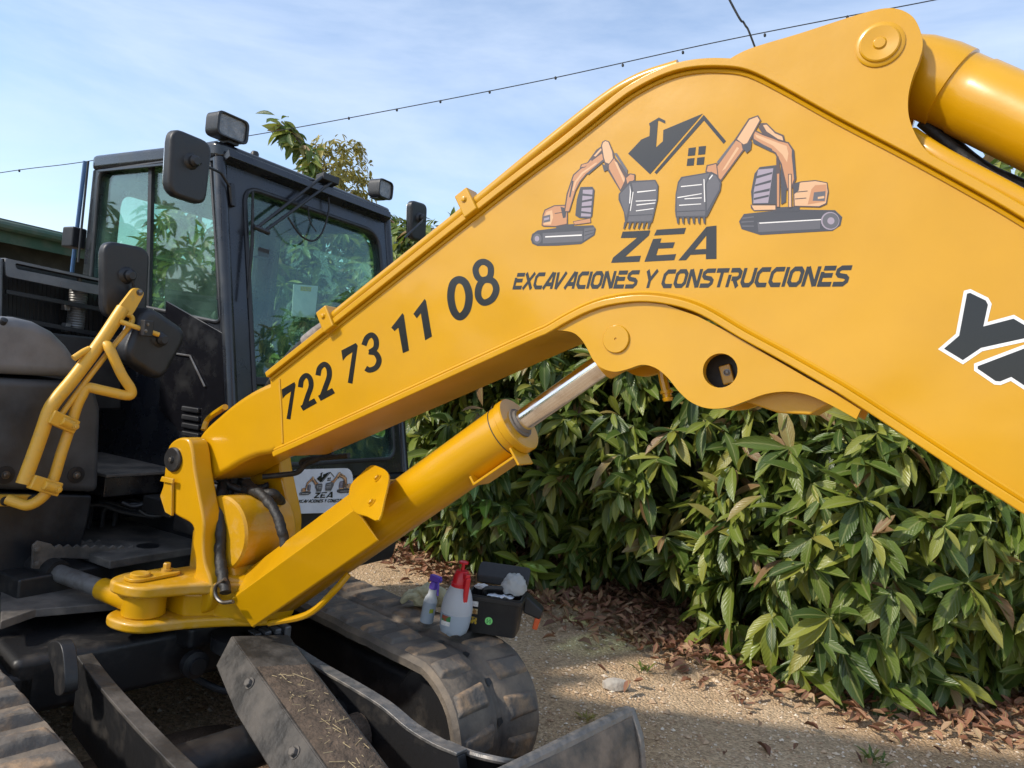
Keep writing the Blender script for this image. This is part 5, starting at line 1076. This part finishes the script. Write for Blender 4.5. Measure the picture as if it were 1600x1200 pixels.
P(MB().tube([D(-2.12, -1.66, .30), D(-2.12, -.95, .30)], .07, 24), 'cross_tube', DARKF, BL)
P(MB().lathe(D(-1.98, -1.555, .30), -RL, [(.02, -.02), (.05, .0), (.066, .03), (.07, .08)], 20), 'tube_end_cap', SOIL, BL)
# lift cylinder cover: folded plate with soil and straw on it
cv = [(-2.46, .52), (-1.55, .40)]
c_ = [D(-2.47, -1.34, .50), D(-2.42, -1.40, .555), D(-2.40, -1.62, .535), D(-1.50, -1.60, .40), D(-1.55, -1.37, .42), D(-1.60, -1.29, .34)]
mb = MB(); vs = [D(-2.50, -1.37, .50), D(-2.44, -1.36, .46), D(-2.46, -1.41, .545), D(-2.42, -1.62, .525), D(-1.45, -1.62, .385), D(-1.47, -1.40, .405), D(-1.50, -1.34, .31), D(-2.36, -1.34, .40)]
top = [D(-2.47, -1.40, .535), D(-2.41, -1.60, .52), D(-1.35, -1.385, .385), D(-1.40, -1.225, .395)]
side = [D(-2.47, -1.40, .535), D(-1.40, -1.225, .395), D(-1.46, -1.165, .29), D(-2.20, -1.285, .39), D(-2.44, -1.335, .45)]
CV = P(MB().prism(top, ZZ*-.012), 'cylinder_cover', COVM, BL, bevel=.006)
P(MB().prism(side, V((0, 0, -.012))-RL*.012), 'cover_side', COVM, BL, bevel=.004)
for q in (.25, .62, .86): P(hexbolt(side[0].lerp(side[1], q).lerp(side[4].lerp(side[2], q), .35), (RL+ZZ*.6).normalized(), .014, .02), 'bolt', DUSTY, BL)
mb = MB(); nx_, ny_ = 26, 10
for i in range(nx_+1):
    for j in range(ny_+1):
        u, v = .22+.78*i/nx_, .04+.9*j/ny_; p = top[0].lerp(top[3], u).lerp(top[1].lerp(top[2], u), v); e_ = min(1, (i/nx_)*6+.5*mnoise.noise(V((j*.6, 3, 1))), j/2, (ny_-j)/2); mb.v.append(p+ZZ*(.003+e_*(.010+.012*mnoise.noise(p*14)+.006*mnoise.noise(p*40))))
mb.f = [(i*(ny_+1)+j, (i+1)*(ny_+1)+j, (i+1)*(ny_+1)+j+1, i*(ny_+1)+j+1) for i in range(nx_) for j in range(ny_)]
P(mb, 'soil_crust', SOIL, BL)
mb = MB(); r5 = random.Random(9)
for k in range(110):
    u, v = r5.uniform(.3, 1), r5.uniform(.12, .80); p = top[0].lerp(top[3], u).lerp(top[1].lerp(top[2], u), v)+ZZ*r5.uniform(.016, .028); a = r5.uniform(0, 6.28); l = r5.choice((.003, .004, .006, .008, .014, .022)); d = V((math.cos(a), math.sin(a), r5.uniform(-.2, .3))); mb.tube([p-d*l, p+d*l], .0009, 4)
so_ = P(mb, 'straw_bits', mat('straw', (.45, .36, .20), .8, col2=(.3, .22, .12), nscale=30), BL); so_['kind'] = 'stuff'
# lug of the blade arm pivot and cables
P(MB().prism(cr([hr(x, y, -.88) for x, y in [(96, 1005), (104, 998), (114, 1000), (120, 1015), (123, 1045), (122, 1078), (108, 1080), (106, 1050), (98, 1025)]], 3, True), RL*.04), 'pivot_lug', DARKF, BL, bevel=.004)
P(MB().prism([hr(x, y, -1.15) for x, y in [(138, 990), (152, 985), (160, 1050), (146, 1056)]], RL*.03), 'pivot_lug', DARKF, BL, bevel=.004)
P(MB().prism(cr([hr(x, y, -1.75) for x, y in [(430, 960), (440, 956), (448, 985), (460, 1005), (448, 1004), (436, 985)]], 3, True), RL*.03), 'pivot_lug', DUSTY, BL, bevel=.004)
P(MB().tube(cr([hz(225, 990, .45), hz(265, 1020, .40), hz(300, 1055, .33), hz(345, 1078, .3), hz(400, 1085, .3)], 6), .013, 10), 'hydraulic_hose', HOSE)
for k in range(5): P(MB().box(D(-2.55+.012*k, -1.50-.035*k, .47+.006*k), FL*.03, RL*.014, ZZ*.03), 'pipe_fitting', GREY, UC, bevel=.006)
P(MB().lathe(D(-2.62, -1.34, .40), FL, [(.05, 0), (.05, .03), (.03, .035), (.03, .05)], 20), 'swivel_fitting', DARKF, UC)
# loose soil inside the track frame
mb = MB(); nx_, ny_ = 40, 24
for i in range(nx_+1):
    for j in range(ny_+1):
        f, r = -2.9+1.5*i/nx_, -1.66+.68*j/ny_; e_ = max(0, math.sin(math.pi*i/nx_)*math.sin(math.pi*j/ny_)); p = D(f, r, 0); mb.v.append(D(f, r, -.02+e_**.5*(.15+.03*mnoise.noise(p*3)+.02*mnoise.noise(p*14)+.012*mnoise.noise(p*36))))
mb.f = [(i*(ny_+1)+j, (i+1)*(ny_+1)+j, (i+1)*(ny_+1)+j+1, i*(ny_+1)+j+1) for i in range(nx_) for j in range(ny_)]
hp = mb.build('soil_heap', mat('loose_brown_soil', (.16, .10, .06), .95, col2=(.26, .17, .11), nscale=30, lo=.35, hi=.7, bump=1., bscale=90), base=D(-2.1, -1.3, 0)); tag(hp, 'dark loose soil heaped between the blade arms', 'soil', kind='stuff')

# ================================================================== THINGS STANDING ON THE TRACK
ZTK = .56
WPL = softplastic('milky_plastic', (.66, .70, .74), .45); WLQ = softplastic('milky_plastic_filled', (.50, .58, .66), .35, .28); PUR = softplastic('purple_plastic', (.16, .09, .55), .15, .35); RED = mat('red_plastic', (.55, .008, .02), .32, col2=(.45, .01, .02), nscale=20)
# pump sprayer
b = hz(708, 990, ZTK); b.z = ZTK; PS = empty('pump_sprayer', b); ORG[PS.name] = b; tag(PS, 'white pressure sprayer bottle with red pump head standing on the track', 'sprayer')
up = (ZZ+V((.05, 0, 0))).normalized()
mb = MB(); n = 40; prof = [(.040, 0), (.052, .012), (.057, .03), (.060, .06), (.061, .085)]
for i, (r, h) in enumerate(prof):
    for k in range(n):
        a = 2*math.pi*k/n; lobes = max(0, 1-h/.03); rr = r*(1-.05*lobes*(math.cos(5*a)**2)); mb.v.append(b+up*(h+(.010*(math.cos(2.5*a)**2) if i == 0 else 0))+V((math.cos(a), math.sin(a), 0))*rr)
for i in range(len(prof)-1):
    for k in range(n): mb.f.append((i*n+k, i*n+(k+1) % n, (i+1)*n+(k+1) % n, (i+1)*n+k))
mb.f.append(tuple(range(n))[::-1]); mb.f.append(tuple((len(prof)-1)*n+k for k in range(n)))
mb.build('liquid_part', WLQ, PS)
MB().lathe(b+up*.0855, up, [(.061, 0), (.061, .02), (.058, .045), (.051, .07), (.042, .092), (.036, .103)], 40).build('bottle_body', WPL, PS)
h0 = b+up*.187
mb = MB(); mb.lathe(h0, up, [(.037, 0), (.037, .012), (.034, .014), (.031, .04), (.026, .055), (.022, .062)], 28); mb.lathe(h0+up*.06, up, [(.007, 0), (.007, .028)], 12); mb.lathe(h0+up*.086, up, [(.006, 0), (.018, .003), (.019, .010), (.012, .014)], 20)
mb.build('pump_head', RED, PS)
hd = V((.55, -.83, 0)).normalized(); mb = MB(); mb.box(h0+up*.045+hd*.03, hd*.018, hd.cross(ZZ)*.011, up*.012); mb.box(h0-up*.005+hd*.048, hd*.007, hd.cross(ZZ)*.010, up*.05); mb.tube([h0+up*.05-hd*.0, h0+up*.052-hd*.04], [.012, .007], 12); mb.build('trigger_handle', RED, PS, bevel=.004)
def wraplabel(c, R, z0, z1, a0, a1, mt, par, name):
    mb = MB(); A = [c+up*z0+V((math.cos(a), math.sin(a), 0))*R for a in np.linspace(a0, a1, 8)]; B = [p+up*(z1-z0) for p in A]; mb.strip(A, B); return mb.build(name, mt, par)
LB1 = mat('label_white', (.7, .7, .68), .5, col2=(.5, .5, .5), nscale=150, lo=.52, hi=.56); LB2 = mat('label_green', (.03, .18, .05), .5, col2=(.3, .05, .03), nscale=45, lo=.52, hi=.58); LB3 = mat('label_lime', (.35, .42, .03), .5, col2=(.05, .05, .04), nscale=60, lo=.55, hi=.6)
wraplabel(b, .0625, .045, .075, 3.75, 4.45, LB1, PS, 'label_sheet'); wraplabel(b, .0630, .062, .083, 3.75, 4.45, LB2, PS, 'label_band')
# trigger spray bottle
b = hz(666, 972, ZTK); b.z = ZTK; SPB = empty('spray_bottle', b); ORG[SPB.name] = b; tag(SPB, 'slim clear spray bottle with purple trigger head on the track', 'bottle'); up = (ZZ+V((.10, 0, 0))).normalized()
MB().lathe(b, up, [(.024, 0), (.027, .004), (.0275, .07), (.0275, .085)], 28).build('liquid_part', WLQ, SPB)
MB().lathe(b+up*.0855, up, [(.0275, 0), (.024, .014), (.0165, .03), (.0155, .05)], 28).build('bottle_body', WPL, SPB)
h0 = b+up*.137; hd = V((.75, -.66, 0)).normalized()
mb = MB(); mb.lathe(h0, up, [(.0165, 0), (.0165, .018), (.014, .022), (.012, .03)], 20); mb.box(h0+up*.043+hd*.004, hd*.026, hd.cross(ZZ)*.010, up*.012); mb.tube([h0+up*.044+hd*.028, h0+up*.044+hd*.038], .006, 10)
mb.tube(cr([h0+up*.036+hd*.018, h0+up*.02+hd*.026, h0-up*.01+hd*.030, h0-up*.02+hd*.034], 4), .005, 8); mb.build('trigger_head', PUR, SPB, bevel=.003)
wraplabel(b, .0285, .045, .062, 4.9, 5.5, LB3, SPB, 'label_sheet')
# gloves
b = hz(655, 945, ZTK); b.z = ZTK; GLM = mat('cream_glove', (.46, .44, .28), .9, col2=(.30, .28, .18), nscale=22, bump=.6, bscale=60); GLV = empty('work_gloves', b); ORG[GLV.name] = b; tag(GLV, 'pair of cream work gloves lying behind the spray bottle', 'gloves')
def blob(c, rx, ry, rz, seed, amp=.25, fr=9):
    bm = bmesh.new(); bmesh.ops.create_icosphere(bm, subdivisions=4, radius=1)
    for v in bm.verts:
        k = 1+amp*mnoise.noise(v.co*1.7+V((seed, 0, 0)))+amp*.5*mnoise.noise(v.co*4+V((seed, 3, 0))); v.co = V((v.co.x*rx*k, v.co.y*ry*k, max(-.55, v.co.z)*rz*k))+V(c)
    bm.verts.index_update(); mb = MB(); mb.v = [v.co.copy() for v in bm.verts]; mb.f = [tuple(v.index for v in f.verts) for f in bm.faces]; bm.free(); return mb
blob(b+V((.03, .0, .035)), .065, .05, .05, 1, .35).build('palm', GLM, GLV)
for k in range(4): MB().tube(cr([b+V((.0, -.02+.02*k, .04)), b+V((-.045, -.03+.022*k, .04)), b+V((-.075, -.03+.02*k, .012))], 4), [.014]*5+[.013]*3+[.009], 10).build('finger', GLM, GLV)
MB().tube(cr([b+V((.06, .01, .06)), b+V((.10, -.01, .05)), b+V((.13, -.02, .02))], 4), [.03]*5+[.034]*4, 12).build('cuff', GLM, GLV)
# toolbox
tb = D(-1.985, -2.14, ZTK); TB = empty('toolbox', tb); ORG[TB.name] = tb; tag(TB, 'open black plastic toolbox on the end of the track', 'toolbox')
fx_ = V((.985, -.17, 0)).normalized(); fy_ = V((-.17, -.985, 0)).normalized(); tb = hz(766, 993, ZTK)-fy_*.075; tb.z = ZTK
def tbx(a, r, z): return tb+fx_*a+fy_*r+ZZ*z
lx, ly, hh = .108, .078, .15
def rect(k, z, r=.02): return rq([tbx(lx*k, ly*k, z), tbx(-lx*k, ly*k, z), tbx(-lx*k, -ly*k, z), tbx(lx*k, -ly*k, z)], r, 5)
mb = MB(); a = rect(.88, 0); b2 = rect(1.0, hh); n = len(a); i2 = rect(.94, hh); i1 = rect(.84, .01)
mb.add(a+b2+i2+i1, [tuple(range(n))[::-1]]+[f for k in range(n) for f in ((k, (k+1) % n, n+(k+1) % n, n+k), (n+k, n+(k+1) % n, 2*n+(k+1) % n, 2*n+k), (2*n+k, 2*n+(k+1) % n, 3*n+(k+1) % n, 3*n+k))]+[tuple(range(3*n, 4*n))])
TBM = mat('toolbox_black', (.007, .007, .008), .5, col2=(.014, .014, .014), nscale=15, bump=.08, bscale=160)
mb.build('tray', TBM, TB)
mb = MB(); mb.ring(rect(1.05, hh-.022), rect(1.001, hh-.022), ZZ*.018); mb.build('rim', TBM, TB, bevel=.003)
lid = [tbx(-lx*1.02, -ly*1.0, hh+.005), tbx(lx*1.02, -ly*1.0, hh+.005), tbx(lx*1.02, -ly*1.75, hh+.055), tbx(-lx*1.02, -ly*1.75, hh+.055)]
MB().prism(rq(lid, .02, 4), (fy_*.2-ZZ).normalized()*-.03).build('lid', TBM, TB, bevel=.006)
MB().tube(cr([tbx(-.05, .02, hh-.01), tbx(-.045, .02, hh+.015), tbx(.03, .0, hh+.018), tbx(.04, .0, hh-.01)], 4), .009, 8).build('handle', TBM, TB)
MB().prism([tbx(lx*.95, -.055, hh*.95), tbx(lx*1.0+.075, -.065, hh*.55), tbx(lx*1.0+.065, -.06, hh*.30), tbx(lx*.95, -.05, hh*.45)], fy_*-.06).build('hanging_flap', TBM, TB, bevel=.008)
MB().prism([tbx(lx*1.0+.045, -.055, hh*.36), tbx(lx*1.0+.068, -.06, hh*.32), tbx(lx*1.0+.058, -.055, hh*.02), tbx(lx*1.0+.038, -.05, hh*.06)], fy_*-.03).build('orange_latch', mat('orange_plastic', (.62, .09, .015), .4), TB, bevel=.005)
gc = tbx(-.012, ly*.935, .055); gn = (fy_-ZZ*.06).normalized()
MB().lathe(gc, gn, [(.015, -.003), (.015, .002)], 24).build('round_sticker', mat('sticker_green', (.25, .75, .22), .4), TB)
mb = MB(); print_strokes([([(-.006, .008), (-.006, -.008), (.006, .008), (.006, -.008)], .0035, False, 1)], lambda x, y: (x, y), lambda x, y: gc+gn*.003-fx_*0+fx_*x+ZZ*y, gn*0, gn*.0001, mb); mb.build('sticker_mark', mat('sticker_dark_green', (.02, .20, .05), .4), TB)
for z0, z1, mt_, nm in ((.105, .125, LB1, 'barcode_label'), (.035, .062, mat('warning_yellow', (.5, .33, .02), .5, col2=(.03, .03, .03), nscale=120, lo=.5, hi=.54), 'warning_label'), (.075, .095, mat('label_brown', (.25, .12, .03), .5, col2=(.5, .4, .2), nscale=90, lo=.5, hi=.55), 'info_label')):
    k = .88+.12*((z0+z1)/2/hh); MB().box(tbx(-.076, ly*k*1.015, (z0+z1)/2), fx_*.016, gn*.002, ZZ*((z1-z0)/2)).build(nm, mt_, TB)
# things inside the toolbox
pb = tbx(.062, -.02, hh+.03); BAG = softplastic('clear_bag', (.62, .64, .64), .55, .25)
o = blob(pb, .048, .045, .05, 5, .22).build('plastic_bag', BAG, base=pb); tag(o, 'crumpled clear plastic bag sticking out of the toolbox', 'bag')
cb = tbx(.02, .035, hh-.002); mb = MB(); nx_ = 10
for i in range(nx_+1):
    for j in range(nx_+1):
        u, v = i/nx_-.5, j/nx_-.5; mb.v.append(cb+fx_*(u*.10)+fy_*(v*.07)+ZZ*(.012*mnoise.noise(V((u*6, v*6, 3)))+.012*v))
mb.f = [(i*(nx_+1)+j, (i+1)*(nx_+1)+j, (i+1)*(nx_+1)+j+1, i*(nx_+1)+j+1) for i in range(nx_) for j in range(nx_)]
o = mb.build('paper_cloth', mat('pale_blue_paper', (.50, .58, .68), .8, col2=(.62, .66, .70), nscale=30), base=cb); o.modifiers.new('solid', 'SOLIDIFY').thickness = .002; tag(o, 'pale blue folded paper towel lying in the toolbox', 'paper towel')
cb = tbx(-.07, -.03, hh+.005); o = blob(cb, .03, .02, .012, 8, .3).build('white_rag', mat('white_rag', (.6, .6, .58), .9, bump=.3), base=cb); tag(o, 'small white rag lying in the toolbox behind the red pump', 'rag')
